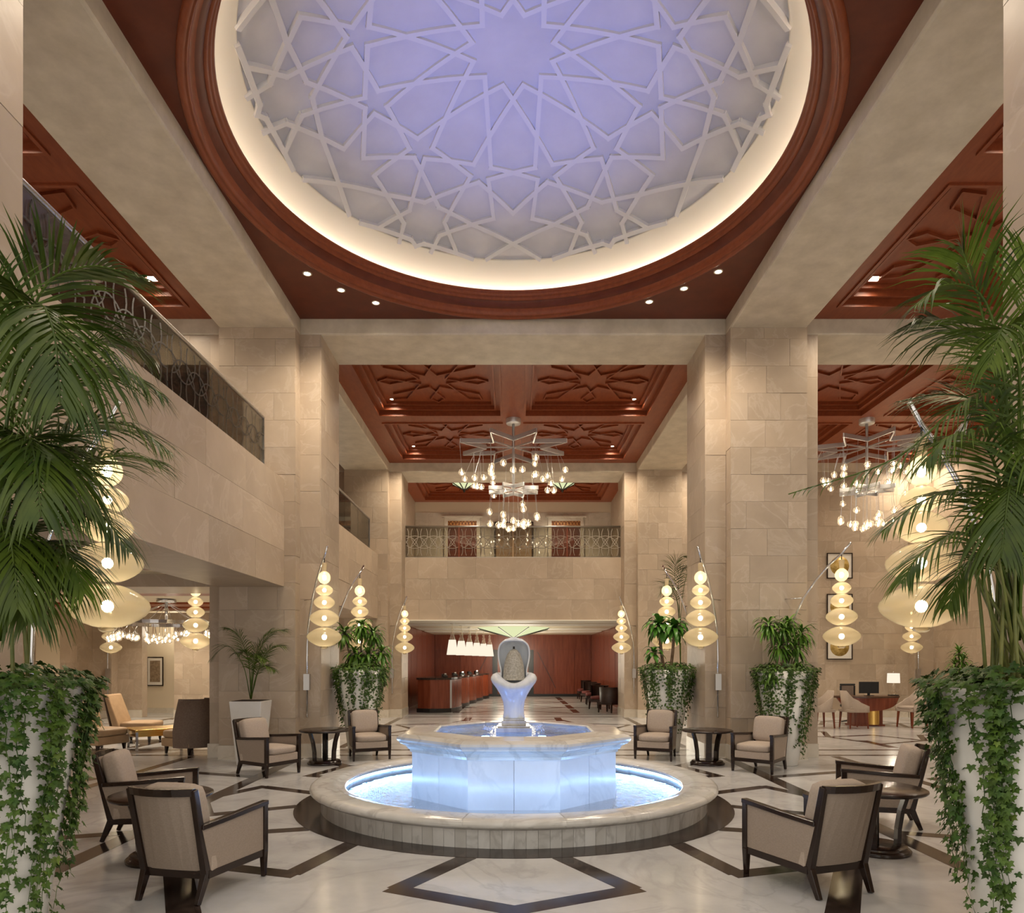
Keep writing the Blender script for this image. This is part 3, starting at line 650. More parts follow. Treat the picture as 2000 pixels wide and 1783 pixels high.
def make_armchair():
    """front is -Y"""
    t = thing('lounge_armchair', '', 'armchair')
    for s in (-1, 1):
        MB().hexa([(s * .30 - .016, -.32 - .016, 0), (s * .30 + .016, -.32 - .016, 0), (s * .30 + .016, -.32 + .016, 0), (s * .30 - .016, -.32 + .016, 0),
                   (s * .30 - .024, -.345, .2), (s * .30 + .024, -.345, .2), (s * .30 + .024, -.295, .2), (s * .30 - .024, -.295, .2)]).box(s * .30 - .024, s * .30 + .024, -.345, -.295, .2, .555).build('front_leg', espresso, t, bevel=.004)
        # rear leg: kicks backwards to the floor, then leans back up to the crest
        b = MB(); b.bar((s * .232, .37, 0), (s * .238, .285, .2), .032, .036, (0, 1, 0), .046, .062); b.bar((s * .238, .285, .19), (s * .245, .425, .79), .046, .062, (0, 1, 0), .04, .045)
        b.build('rear_leg', espresso, t, bevel=.004)
        b = MB(); vs = []
        for ya, za, hw, hh in ((-.350, .563, .028, .018), (-.15, .552, .028, .018), (.08, .537, .027, .018), (.36, .524, .024, .018)):
            xa = s * (.30 - .05 * (ya + .348) / .7); vs += [(xa - hw, ya, za - hh), (xa + hw, ya, za - hh), (xa + hw, ya, za + hh), (xa - hw, ya, za + hh)]
        b.add(vs, [(0, 1, 2, 3), (15, 14, 13, 12)] + [(4 * i + k, 4 * i + 4 + k, 4 * i + 4 + (k + 1) % 4, 4 * i + (k + 1) % 4) for i in range(3) for k in range(4)])
        b.build('armrest', espresso, t, bevel=.006)
        MB().bar((s * .298, -.33, .185), (s * .248, .285, .185), .034, .055).build('side_rail', espresso, t, bevel=.003)
        xa, xb = s * .298, s * .252; th = .013
        MB().hexa([(xa - th, -.3, .21), (xa + th, -.3, .21), (xb + th, .27, .21), (xb - th, .27, .21), (xa - th, -.3, .545), (xa + th, -.3, .545), (xb + th, .36, .512), (xb - th, .36, .512)]).build('side_panel', fabric, t)
    MB().box(-.285, .285, -.34, -.305, .155, .21).build('front_rail', espresso, t, bevel=.003)
    MB().box(-.235, .235, .265, .30, .155, .215).build('rear_rail', espresso, t, bevel=.003)
    b = MB()
    for i in range(8):     # crest rail bowed backwards
        xa, xb = -.25 + .0625 * i, -.25 + .0625 * (i + 1); ya, yb = .40 + .065 * (1 - (xa / .25) ** 2), .40 + .065 * (1 - (xb / .25) ** 2)
        b.hexa([(xa, ya, .748), (xb, yb, .748), (xb, yb + .034, .748), (xa, ya + .034, .748), (xa, ya + .012, .80), (xb, yb + .012, .80), (xb, yb + .046, .80), (xa, ya + .046, .80)])
    b.build('top_rail', espresso, t)
    b = MB()
    for i in range(6):
        xa, xb = -.222 + .074 * i, -.222 + .074 * (i + 1); f = lambda x: .05 * (1 - (x / .222) ** 2)
        b.hexa([(xa, .275 + f(xa) * .3, .21), (xb, .275 + f(xb) * .3, .21), (xb, .295 + f(xb) * .3, .21), (xa, .295 + f(xa) * .3, .21), (xa, .40 + f(xa), .75), (xb, .40 + f(xb), .75), (xb, .425 + f(xb), .75), (xa, .425 + f(xa), .75)])
    b.build('back_panel', fabric, t)
    MB().box(-.27, .27, -.335, .27, .20, .315).build('seat_base', fabric_pale, t, bevel=.012)
    rounded_slab(MB(), -.262, .262, -.345, .22, .315, .42, .022).build('seat_cushion', fabric_pale, t)
    M = Matrix.Translation((0, .235, .42)) @ Matrix.Rotation(radians(-14), 4, 'X')
    rounded_slab(MB(), -.222, .222, -.07, .075, 0, .385, .012, 6, M).build('back_cushion', fabric_pale, t)
    return t
def facing(fx, fy): return atan2(fx, -fy)      # rotation that turns -Y to (fx, fy)
AC = make_armchair(); index_kids()
G = 'armchairs around the fountain'
for x, y, fx, fy, lab in (
    (-2.28, 5.15, .215, .976, 'taupe dark-framed armchair with its back turned, near the trailing ivy, lounge side'),
    (2.21, 5.27, -.336, .942, 'taupe dark-framed armchair with its back turned, concierge desk side of the fountain'),
    (-3.45, 6.72, .975, .22, 'taupe armchair in profile, behind the back-turned armchair on the lounge side'),
    (3.72, 7.2, -.94, .34, 'taupe armchair in profile, half hidden by the ivy planter on the desk side'),
    (-3.61, 10.32, .87, -.49, 'taupe armchair standing in front of the square white palm planter'),
    (3.76, 10.64, -.67, -.74, 'taupe armchair in front of the ivy planter at the desk-side stone pillar'),
    (-2.48, 11.98, .4, -.92, 'taupe armchair facing the fountain below the round planter of strap leaves'),
    (2.46, 11.98, -.4, -.92, 'taupe armchair facing the fountain below the planter with drooping broad leaves')):
    place(AC, (x, y, 0.001), facing(fx, fy), lab, G)
# ------------------------------------------------------------------ round side tables
def make_table():
    t = thing('side_table', '', 'side table')
    MB().lathe([(.0005, .555), (.385, .555), (.40, .548), (.402, .535), (.39, .522), (.36, .518), (.0005, .518)], 48).build('tabletop', espresso, t)
    MB().lathe([(.27, .0), (.275, .022), (.262, .035), (.25, .038), (.245, .055), (.235, .062), (.0005, .062)], 40).build('base_disc', espresso, t)
    MB().tube([(0, 0, .06), (0, 0, .52)], .022, 12).build('center_post', bronze, t)
    for k in range(3):
        M = Matrix.Rotation(2 * pi * k / 3 + pi / 2, 4, 'Z'); b = MB()
        pts = [(.17, .06), (.175, .2), (.2, .36), (.25, .52)]
        for (ra, za), (rb, zb) in zip(pts, pts[1:]):
            b.hexa([(ra - .016, -.045, za), (ra + .016, -.045, za), (ra + .016, .045, za), (ra - .016, .045, za), (rb - .016, -.045, zb), (rb + .016, -.045, zb), (rb + .016, .045, zb), (rb - .016, .045, zb)], M)
        b.build('leg', espresso, t)
    return t
TB = make_table(); index_kids()
for x, y, rz, lab in ((-3.05, 11.35, .2, 'round espresso side table between two armchairs, under the amber glass lamp on the lounge side'),
                      (3.13, 11.3, .9, 'round espresso side table between two armchairs, under the amber glass lamp on the desk side'),
                      (-2.93, 5.85, 2.2, 'round espresso side table mostly hidden behind the back-turned armchair'),
                      (3.17, 6.12, .35, 'round espresso side table with wide leg, between the two armchairs near the big ivy planter')):
    place(TB, (x, y, 0.001), rz, lab, 'round side tables around the fountain')
# ------------------------------------------------------------------ stacked glass lamps
def make_lamp(d, axis_h=0):
    """amber glass discs hung from a curved rod; d = horizontal vector from the lamp's axis to the rod's foot"""
    t = thing('stacked_glass_lamp', '', 'lamp'); d = Vector((d[0], d[1], 0))
    prof = [(-.16, 3.52), (0, 3.36), (.22, 3.20), (.45, 2.98), (.68, 2.70), (.84, 2.42), (.93, 2.2), (.98, 1.95), (1.0, 1.7), (1.0, .70)]
    P = [tuple(d * f + Vector((0, 0, z))) for f, z in prof]
    MB().tube(P, .019, 8).build('curved_rod', chrome, t)
    MB().box(-.05, .05, -.04, .04, 1.165, 1.44).build('ballast_box', brushed, t, tuple(d))
    u = d.normalized(); MB().tube([tuple(d * .68 + Vector((0, 0, 2.7))), tuple(d * .5 + u * (.5 * d.length + .1) + Vector((0, 0, 2.7)))], .009, 6).build('wall_bracket', chrome, t)
    MB().tube([(0, 0, 3.34), (0, 0, 3.24)], .008, 6).build('hanging_cord', bronze, t)
    def disc(zc, R, h, nk, sphere=False):
        pr = []
        for i in range(13):
            a = -pi / 2 + pi * i / 12
            r = R * cos(a); z = h * sin(a) * (1 if sphere else (1.0 + .25 * abs(sin(a)) ** 3))
            if not sphere: r = nk + (R - nk) * cos(a) ** 1.15
            pr.append((max(r, nk if True else r), zc + z))
        return pr
    top = disc(3.02, .10, .105, .035, True) + [(.036, 3.15), (.042, 3.25), (.03, 3.26)]
    g = MB().lathe(top, 28).build('glass_bulb', amber, t); MB().sphere((0, 0, 3.02), .03, 10, 6, 1.4).build('inner_bulb', bulb_m, g)
    for zc, R, h in ((2.815, .14, .07), (2.615, .17, .085), (2.36, .235, .11), (2.05, .28, .125)):
        g = MB().lathe(disc(zc, R, h, .045), 36).build('glass_disc', amber, t); MB().sphere((0, 0, zc), .02 + R * .065, 10, 6, 1.0).build('inner_bulb', bulb_m, g)
    MB().lathe([(.05, 1.90), (.062, 1.885), (.05, 1.87), (.03, 1.86), (.0005, 1.86)], 16).build('end_knob', amber, t)
    return t
LG = 'stacked amber glass lamps'
LAMPS = [((-2.92, 5.05), (-.62, .1), 'large stacked amber glass lamp hanging beside the drooping palm of the lounge side'),
         ((2.94, 5.05), (.62, .1), 'large stacked amber glass lamp hanging beside the palm of the concierge desk side'),
         ((-3.08, 11.45), (-.43, .5), 'stacked amber glass lamp above the round table at the lounge-side pillar'),
         ((3.06, 11.45), (.43, .5), 'stacked amber glass lamp above the round table at the desk-side pillar'),
         ((5.2, 11.1), (-.6, .68), 'stacked glass lamp hanging in front of the three framed gold circles'),
         ((-2.97, 13.6), (-.42, -.36), 'white glowing stacked glass lamp behind the strap-leaved planter'),
         ((2.98, 13.6), (.42, -.36), 'white glowing stacked glass lamp behind the broad-leaved planter'),
         ((-3.12, 20.2), (-.45, .5), 'slender stacked glass lamp beside the reception counter opening'),
         ((3.12, 20.2), (.45, .5), 'slender stacked glass lamp beside the row of dark armchairs'),
         ((-6.2, 13.7), (.8, -.3), 'stacked pale glass lamp hanging over the tan lounge chairs'),
         ((11.25, 19.8), (.55, .62), 'small stacked glass lamp at the corner pilaster past the concierge desk'),
         ((-11.35, 19.8), (-.45, .62), 'small stacked glass lamp at the corner pilaster behind the tan chairs')]
for (x, y), d, lab in LAMPS:
    l = make_lamp(d); l.location = (x, y, 0); l['label'] = lab; l['group'] = LG
# ------------------------------------------------------------------ star chandeliers
def make_chandelier():
    t = thing('star_chandelier', '', 'chandelier')       # origin on the ceiling
    MB().lathe([(.0005, -.12), (.17, -.12), (.18, -.1), (.18, 0)], 24).build('ceiling_rose', satin, t)
    MB().tube([(0, 0, -.1), (0, 0, -1.75)], .035, 10).build('stem', satin, t)
    def star(zc, R, r, w_, h, nm):
        pts = []
        for k in range(8):
            a = radians(22.5 + 45 * k); pts.append((R * cos(a), R * sin(a), zc)); a += radians(22.5); pts.append((r * cos(a), r * sin(a), zc))
        for i in range(16): MB().bar(pts[i], pts[(i + 1) % 16], w_, h).build(nm, satin, t)
        for k in range(8): MB().bar((0, 0, zc), pts[2 * k + 1], w_ * .6, h * .35).build('spoke', satin, t)
    star(-.68, 1.36, .66, .03, .10, 'star_bar'); star(-1.72, .64, .36, .03, .09, 'lower_star_bar')
    rr = random.Random(3)
    gm = MB().lathe([(.028, -.10), (.045, -.085), (.075, -.04), (.078, 0), (.06, .045), (.02, .07), (.012, .09)], 14).mesh('glass_globe'); gm.materials.append(smoke_glass)
    bmh = MB().sphere((0, 0, -.035), .022, 7, 5, 1.8).mesh('lamp_tip'); bmh.materials.append(bulb_c)
    spots = []
    for k in range(8):
        a = 22.5 + 45 * k
        spots += [(1.32, a, -1.28 - .12 * (k % 3)), (1.0, a + 9, -1.35 - .22 * ((k + 1) % 3)), (.95, a - 10, -1.5), (.72, a + 22, -1.22 - .2 * (k % 2))]
    for k in range(8):
        a = 22.5 + 45 * k; spots += [(.62, a, -2.28 - .15 * (k % 2)), (.36, a + 22.5, -2.55)]
    spots += [(.12, 0, -2.5), (.12, 180, -2.62)]
    for r, a, z in spots:
        x, y = r * cos(radians(a)), r * sin(radians(a)); z += rr.uniform(-.05, .05)
        g = ob('glass_globe', gm, None, t, (x, y, z)); ob('lamp_tip', bmh, None, g)
        zt = -.72 if z > -1.9 else -1.76; k = .93 if z < -1.9 else rr.choice((.8, .9, 1.0, 1.04))
        MB().tube([(0, 0, .08), (x * k - x, y * k - y, zt - z)], .0045, 3, None, False).build('wire', satin, g)
    return t
CH = make_chandelier(); index_kids()
place(CH, (.01, 17.05, ZC), 0, 'star-shaped chrome chandelier with clear glass bulbs hanging over the central aisle', 'star chandeliers')
place(CH, (8.6, 17.05, ZC), .35, 'star-shaped chrome chandelier with clear glass bulbs behind the palm, above the concierge desk', 'star chandeliers')
def ring_chandelier():
    t = thing('ring_chandelier', 'low ring chandelier of many small glass bulbs over the lounge chairs', 'chandelier', (-8.4, 17.0, 3.14))
    MB().lathe([(.0005, -.06), (.22, -.06), (.22, 0)], 24).build('ceiling_rose', chrome, t); MB().tube([(0, 0, -.05), (0, 0, -.5)], .035, 8).build('stem', chrome, t)
    MB().lathe([(1.05, -.53), (1.12, -.53), (1.12, -.61), (1.05, -.61), (1.05, -.53)], 40, None, False).build('ring', chrome, t)
    for k in range(10):
        a = 2 * pi * k / 10; MB().tube([(.05 * cos(a), .05 * sin(a), -.1), (1.08 * cos(a), 1.08 * sin(a), -.54)], .007, 4).build('stay_rod', chrome, t)
    gm = MB().lathe([(.02, -.08), (.05, -.06), (.06, 0), (.045, .04), (.012, .06)], 12).mesh('glass_globe'); gm.materials.append(smoke_glass)
    bmh = MB().sphere((0, 0, -.02), .022, 6, 4, 1.5).mesh('lamp_tip'); bmh.materials.append(disc_m); rr = random.Random(5)
    for k in range(76):
        a = 2 * pi * k / 76 + rr.uniform(-.05, .05); r = 1.08 + rr.uniform(-.22, .18); z = -.78 - rr.random() * .22
        g = ob('glass_globe', gm, None, t, (r * cos(a), r * sin(a), z)); ob('lamp_tip', bmh, None, g)
        MB().tube([(0, 0, .05), ((1.08 - r) * cos(a), (1.08 - r) * sin(a), -.6 - z)], .005, 3, None, False).build('wire', chrome, g)
ring_chandelier()
for k, (x, y) in enumerate(((-9.6, 9.0), (-7.2, 14.6), (-9.6, 14.9), (-7.2, 19.4), (-9.7, 19.6))):  # unseen downlights, added to brighten the lounge under the balcony
    downlight(x, y, 3.105, ('added round downlight over the lounge floor near the brass table', 'added round lounge downlight beside the ring chandelier, over the brass table', 'added round lounge downlight over the tan chairs', 'added round lounge downlight near the far lounge wall, pillar side', 'added round lounge downlight near the corridor opening')[k], 'added lounge downlights', False, 1.2)
light('niche_glow', 'POINT', (-10.6, 21.9, 2.6), 25, (1, .88, .7), .2)
# ------------------------------------------------------------------ pyramid glass ceiling lights, pendants
def pyramid_light(x, y, z, hw, dep, label, mult=8, nsides=8):
    t = thing('pyramid_ceiling_light', label, 'ceiling light', (x, y, z))
    for k in range(nsides):
        a0, a1 = 2 * pi * k / nsides + pi / nsides, 2 * pi * (k + 1) / nsides + pi / nsides
        MB().add([(hw * cos(a0), hw * sin(a0), 0), (hw * cos(a1), hw * sin(a1), 0), (.05 * cos(a1), .05 * sin(a1), -dep), (.05 * cos(a0), .05 * sin(a0), -dep),
                  (hw * cos(a0), hw * sin(a0), .02), (hw * cos(a1), hw * sin(a1), .02)], [(3, 2, 1, 0), (0, 1, 5, 4)]).build('glass_panel', green_glass, t)
        MB().bar((hw * cos(a0), hw * sin(a0), -.01), (.05 * cos(a0), .05 * sin(a0), -dep - .01), .03, .03).build('rib', bronze, t)
    MB().lathe([(.0005, -dep - .12), (.02, -dep - .1), (.06, -dep)], 10).build('finial', bronze, t)
    return t
pyramid_light(.02, 26.4, 2.89, 1.42, .34, 'wide pale green glass pyramid light on the reception ceiling above the lily sculpture')
pyramid_light(-1.6, 23.0, 7.5, .42, .2, 'small pale green pyramid light upstairs, on the counter side of the chandelier')
pyramid_light(1.62, 23.0, 7.5, .42, .2, 'small pale green pyramid light upstairs, on the armchair side of the chandelier')
light('reception_glow', 'POINT', (.02, 26.4, 1.9), 190, (1, .92, .74), .9); light('reception_glow', 'POINT', (0, 30.5, 1.9), 150, WARM, .9)
PG = 'white pendants above the reception counter'
def pendant(i, x, y):
    t = thing('pendant_lamp', f'{("first", "second", "third", "fourth", "fifth", "sixth")[i]} tapered white pendant over the reception counter, counted from the fountain', 'pendant', (x, y, 2.90), 0, PG)
    MB().lathe([(.0005, -.02), (.07, -.02), (.07, 0)], 12).build('ceiling_rose', white, t); MB().lathe([(.012, -.02), (.012, -.16), (.05, -.20), (.03, -.26), (.06, -.33), (.05, -.38), (.09, -.50), (.10, -.545)], 12).build('glass_stem', smoke_glass, t)
    MB().lathe([(.15, -.54), (.245, -1.03), (.24, -1.03), (.147, -.54)], 4, Matrix.Rotation(pi / 4, 4, 'Z'), False).build('shade', shade_m, t)
for i in range(6):
    f = i / 5; pendant(i, -1.98 + f * 1.0, 22.9 + f * 6.4)
# ------------------------------------------------------------------ reception counter
RCG = 'reception counter units'
ends = [(-1.96, 22.8), (-1.83, 25.3), (-1.68, 27.1), (-1.5, 29), (-1.3, 30.8), (-1.1, 32.2)]
ords = ['first, bow-ended', 'second', 'third', 'fourth', 'fifth']
for i in range(5):
    (xa, ya), (xb, yb) = ends[i], ends[i + 1]; t = thing('counter_unit', f'{ords[i]} cherry wood unit of the reception counter, counted from the fountain', 'counter', (0, 0, 0), 0, RCG)
    xl = -3.1 if i == 0 else xa - .8; n = 8; pts = []
    for k in range(n + 1):
        f = k / n; pts.append((xa - .06 + (xb - xa) * f + .16 * sin(pi * f) - (.0 if k else 0), ya + .03 + (yb - ya - .06) * f))
    back = [(xb - .75, yb - .03), (xl, ya + .03)]
    if i == 0: back = [(xb - .8, yb - .03), (-3.1, yb - .03)] + [(-3.1 + (xa - .06 + 3.1) * f, ya + .03 - .22 * sin(pi * f)) for f in (.0, .2, .4, .6, .8)]
    poly = pts + back
    MB().prism(poly, .13, 1.06).build('cabinet_body', wallwood, t); cxm = sum(p[0] for p in poly) / len(poly); cym = sum(p[1] for p in poly) / len(poly)
    MB().prism([(cxm + (x - cxm) * 1.04, cym + (y - cym) * 1.02) for x, y in poly], 0, .13).build('toe_base', black, t)
    MB().prism([(cxm + (x - cxm) * 1.05, cym + (y - cym) * 1.015) for x, y in poly], 1.06, 1.125).build('counter_top', dark, t)
    MB().box(xa - .09, xa - .03, ya - .0, ya + .03, .14, 1.05).build('edge_strip', brushed, t)
    m = thing('desk_phone', f'small dark telephone on the {ords[i].split(",")[0]} reception counter unit from the fountain', 'telephone', (xa - .35, ya + .9, 1.127), .4, 'phones on the reception counter')
    MB().hexa([(-.09, -.08, 0), (.09, -.08, 0), (.09, .08, 0), (-.09, .08, 0), (-.09, -.08, .03), (.09, -.08, .03), (.09, .08, .09), (-.09, .08, .09)]).build('body', black, m); MB().box(-.08, -.04, -.07, .07, .07, .11).build('handset', black, m); MB().box(0, .07, .02, .06, .08, .13).build('display', chrome, m)
# dark armchairs along the reception wall
def make_dark_chair():
    t = thing('barrel_chair', '', 'armchair')
    for sx_ in (-1, 1):
        for sy_ in (-1, 1): MB().bar((sx_ * .25, sy_ * .24, 0), (sx_ * .24, sy_ * .22, .28), .035, .035, (0, 1, 0), .05, .05).build('leg', espresso, t)
    MB().box(-.27, .27, -.26, .26, .26, .34).build('seat_frame', darkred, t); rounded_slab(MB(), -.22, .22, -.25, .18, .34, .45, .02).build('seat_cushion', redfab, t)
    MB().lathe([(.30, .3), (.32, .82), (.26, .82), (.24, .3)], 14, None, True, radians(-15), radians(195)).build('curved_back', darkred, t)
    return t
DCH = make_dark_chair(); index_kids()
for x, y, rz, lab in ((3.12, 22.75, 2.4, 'dark leather barrel chair with red seat, closest to the reception opening'), (3.0, 24.4, -.8, 'dark leather barrel chair with red seat, second along the reception wall'),
                      (3.05, 26.9, -1.6, 'dark leather barrel chair, third along the reception wall'), (3.1, 28.6, -1.2, 'dark leather barrel chair, fourth along the reception wall'), (3.12, 30.9, -1.5, 'dark leather barrel chair at the end of the reception wall row')):
    place(DCH, (x, y, .001), rz, lab, 'dark chairs along the reception wall')
# ------------------------------------------------------------------ lounge: slipper chairs, brass table, picture
def make_slipper(m_back, legs=True):
    t = thing('slipper_chair', '', 'lounge chair')     # front is -Y
    for sx_ in (-1, 1):
        for sy_ in (-.33, .25): MB().bar((sx_ * .28, sy_, 0), (sx_ * .27, sy_, .13), .03, .03, (0, 1, 0), .055, .055).build('leg', espresso, t)
    MB().box(-.33, .33, -.40, .30, .13, .28).build('seat_base', tan, t, bevel=.015)
    rounded_slab(MB(), -.33, .33, -.41, .25, .28, .42, .015).build('seat_cushion', tan, t)
    return t
SL = make_slipper(tan)
MB().hexa([(-.33, .22, .30), (.33, .22, .30), (.33, .36, .30), (-.33, .36, .30), (-.31, .46, .98), (.31, .46, .98), (.31, .54, .98), (-.31, .54, .98)]).build('backrest', tan, SL, bevel=.02)
MB().hexa([(-.325, .362, .14), (.325, .362, .14), (.325, .378, .14), (-.325, .378, .14), (-.305, .542, .96), (.305, .542, .96), (.305, .556, .96), (-.305, .556, .96)]).build('outback_panel', greyfab, SL)
index_kids()
place(SL, (-7.72, 13.05, .001), facing(.93, -.35), 'tan slipper chair half hidden by the ivy, in front of its twin', 'tan slipper chairs')
place(SL, (-7.75, 14.5, .001), facing(.97, .1), 'tall-backed tan slipper chair beside the brass table, behind its twin', 'tan slipper chairs')
SB = make_slipper(greyfab)
MB().lathe([(.40, .12), (.41, .40), (.36, .72), (.30, .98), (.26, .98), (.31, .70), (.35, .42), (.34, .12)], 18, Matrix.Translation((0, .06, 0)), True, radians(-12), radians(192)).build('curved_backrest', greyfab, SB)
SB.location = (-5.83, 12.75, .001); SB.rotation_euler = (0, 0, facing(-.9, .42)); SB['label'] = 'tan seated lounge chair with curved dark mushroom back, beside the stone pillar'; SB['group'] = 'curved lounge chair'
t = thing('coffee_table', 'low gold metal coffee table among the tan lounge chairs', 'table', (-6.72, 13.35, .001), radians(40))
MB().box(-.5, .5, -.38, .38, .36, .40).build('tabletop', brass, t, bevel=.004)
MB().box(-.47, .47, -.36, -.34, .27, .36).box(-.47, .47, .34, .36, .27, .36).box(-.47, -.45, -.34, .34, .27, .36).box(.45, .47, -.34, .34, .27, .36).build('apron', brass, t)
for sx_ in (-1, 1):
    for sy_ in (-1, 1): MB().box(sx_ * .47 - .02, sx_ * .47 + .02, sy_ * .35 - .02, sy_ * .35 + .02, 0, .36).build('leg', chrome, t)
def picture(name, label, loc, w_, h, art, circle=False, g=None):
    t = thing(name, label, 'picture', loc, 0, g); f = .028
    MB().box(-w_ / 2, w_ / 2, -.03, 0, h / 2 - f, h / 2).box(-w_ / 2, w_ / 2, -.03, 0, -h / 2, -h / 2 + f).box(-w_ / 2, -w_ / 2 + f, -.03, 0, -h / 2 + f, h / 2 - f).box(w_ / 2 - f, w_ / 2, -.03, 0, -h / 2 + f, h / 2 - f).build('frame', espresso, t)
    MB().box(-w_ / 2 + f, w_ / 2 - f, -.014, -.002, -h / 2 + f, h / 2 - f).build('mat_board', paper, t)
    if circle: MB().lathe([(.0005, 0), (w_ * .37, 0), (w_ * .37, -.004)], 40, Matrix.Translation((0, -.0145, 0)) @ Matrix.Rotation(pi / 2, 4, 'X')).build('gold_circle', art, t)
    else: MB().box(-w_ / 2 + .1, w_ / 2 - .1, -.018, -.014, -h / 2 + .12, h / 2 - .12).build('print', art, t)
picture('framed_print', 'framed brown print on the pale corridor wall behind the lounge', (wx(303, 22.56), 22.57, wz(1311, 22.56)), .53, .93, art_brown)
for py, hh, lab in ((1105, .76, 'top framed gold circle print on the stone wall above the desk'), (1185, .76, 'middle framed gold circle print, partly behind the glass lamp'), (1263, .76, 'bottom framed gold circle print on the stone wall')):
    picture('framed_print', lab, (wx(1640, 20.76), 20.775, wz(py, 20.76)), .76, hh, gold_art, True, 'gold circle prints')
# ------------------------------------------------------------------ concierge desk
DX, DY = 9.1, 18.15
t = thing('concierge_desk', 'bow-fronted wooden desk on a pedestal with a brass panel', 'desk', (DX, DY, .001))
top = [(-.85, .4), (-.85, -.1)] + [(-.85 + 1.7 * i / 12, -.1 - .28 * sin(pi * i / 12)) for i in range(1, 12)] + [(.85, -.1), (.85, .4)]
MB().prism(top, .72, .765).build('desktop', mat('walnut_top', (.09, .045, .025), .25), t)
b = MB(); n = 16; vs = []
for i in range(n + 1):
    x = -.8 + 1.6 * i / n; y = -.06 - .28 * math.sqrt(max(0, 1 - (x / .86) ** 2)); zb = .72 - .33 * math.sqrt(max(0, 1 - (x / .8) ** 2)); vs += [(x, y, .72), (x, y, zb), (x, y + .05, .72), (x, y + .05, zb)]
b.add(vs, [f for i in range(n) for f in ((4 * i, 4 * i + 1, 4 * i + 5, 4 * i + 4), (4 * i + 6, 4 * i + 7, 4 * i + 3, 4 * i + 2), (4 * i + 1, 4 * i + 3, 4 * i + 7, 4 * i + 5))]); b.build('bowed_apron', wallwood, t)
MB().box(-.36, .36, -.2, .2, .0, .45).build('pedestal', wallwood, t)
MB().lathe([(.17, .04), (.17, .45)], 16, Matrix.Translation((.12, -.14, 0)), True, radians(180), radians(360)).build('brass_panel', brass, t)
MB().box(-.4, .4, -.24, .24, 0, .04).build('foot_plate', wallwood, t)
def make_tub():
    t = thing('dining_chair', '', 'chair')
    for sx_ in (-1, 1):
        for sy_ in (-.22, .2): MB().bar((sx_ * .23, sy_ * 1.12, 0), (sx_ * .21, sy_, .40), .026, .026, (0, 1, 0), .045, .045).build('leg', wallwood, t)
    MB().box(-.26, .26, -.26, .24, .40, .47).build('seat_base', fabric_pale, t, bevel=.01); rounded_slab(MB(), -.235, .235, -.265, .2, .46, .53, .012).build('seat_cushion', fabric_pale, t)
    b = MB(); vs = []; n = 18
    for i in range(n + 1):      # scooped shell: low at the front arms, high at the back
        a = -pi * .5 + (i / n - .5) * 0; ph = (i / n - .5) * 2; ang = ph * radians(118); x = .275 * sin(ang) * (1 if abs(ang) < pi / 2 else 1); y = .26 * cos(ang) + (-.02)
        if abs(ang) > pi / 2: x = math.copysign(.275, ang); y = -.02 - (abs(ang) - pi / 2) * .48
        hgt = .93 - .38 * min(1, max(0, (abs(ang) - .55) / 1.5)) ** .8; k = 1.0
        for s_, zz in ((1.0, .40), (1.03 if abs(ang) < 1.2 else 1.0, hgt)):
            vs += [(x * s_, y * s_ + (.06 if zz > .5 and abs(ang) < 1.2 else 0), zz), (x * .86 * s_, y * .84 * s_ + (.06 if zz > .5 and abs(ang) < 1.2 else 0), zz)]
    fs = []
    for i in range(n):
        o = 4 * i; fs += [(o, o + 4, o + 6, o + 2), (o + 1, o + 3, o + 7, o + 5), (o + 2, o + 6, o + 7, o + 3)]
    fs += [(0, 2, 3, 1), (4 * n, 4 * n + 1, 4 * n + 3, 4 * n + 2)]
    b.add(vs, fs, True); b.build('scooped_back', fabric_pale, t); return t
TU = make_tub(); index_kids()
place(TU, (7.68, 17.5, .001), facing(-.97, -.12), 'beige scoop-backed chair turned away from the desk, half hidden by the stone pillar', 'scoop-backed desk chairs')
place(TU, (8.45, 17.42, .001), facing(.97, .1), 'beige scoop-backed chair facing the brass-pedestal desk', 'scoop-backed desk chairs')
place(TU, (10.02, 17.6, .001), facing(-.95, -.3), 'beige scoop-backed chair at the table lamp end of the desk', 'scoop-backed desk chairs')
t = thing('office_chair', 'black office chair with framed mesh back behind the desk', 'chair', (wx(1655, 19.1), 19.1, .001), .1)
MB().box(-.22, -.17, -.03, .02, .66, 1.0).box(.17, .22, -.03, .02, .66, 1.0).box(-.22, .22, -.03, .02, 1.0, 1.05).box(-.22, .22, -.03, .02, .62, .66).build('back_frame', black, t, bevel=.02)
MB().box(-.17, .17, -.015, .005, .66, 1.0).build('mesh_back', greyfab, t); MB().box(-.24, .24, -.5, -.02, .42, .5).build('seat', black, t, bevel=.03); MB().tube([(0, -.25, .06), (0, -.25, .42)], .03, 8).build('gas_lift', chrome, t); MB().box(-.03, .03, -.06, -.02, .45, .65).build('back_stem', black, t)
for k in range(5): MB().bar((0, -.25, .08), (.28 * cos(k * 1.2566), -.25 + .28 * sin(k * 1.2566), .03), .04, .03).build('base_arm', black, t)
t = thing('computer_monitor', 'black flat computer monitor standing on the concierge desk', 'monitor', (wx(1697, 18.2), 18.2, .767), -.05)
MB().box(-.25, .25, -.015, .015, .06, .36).build('screen_panel', black, t, bevel=.004); MB().box(-.03, .03, .0, .03, .0, .1).build('stand_neck', black, t); MB().box(-.1, .1, -.06, .06, 0, .012).build('stand_foot', black, t)
t = thing('table_lamp', 'glass-based table lamp with white drum shade on the concierge desk', 'table lamp', (wx(1745, 18.2), 18.2, .767))
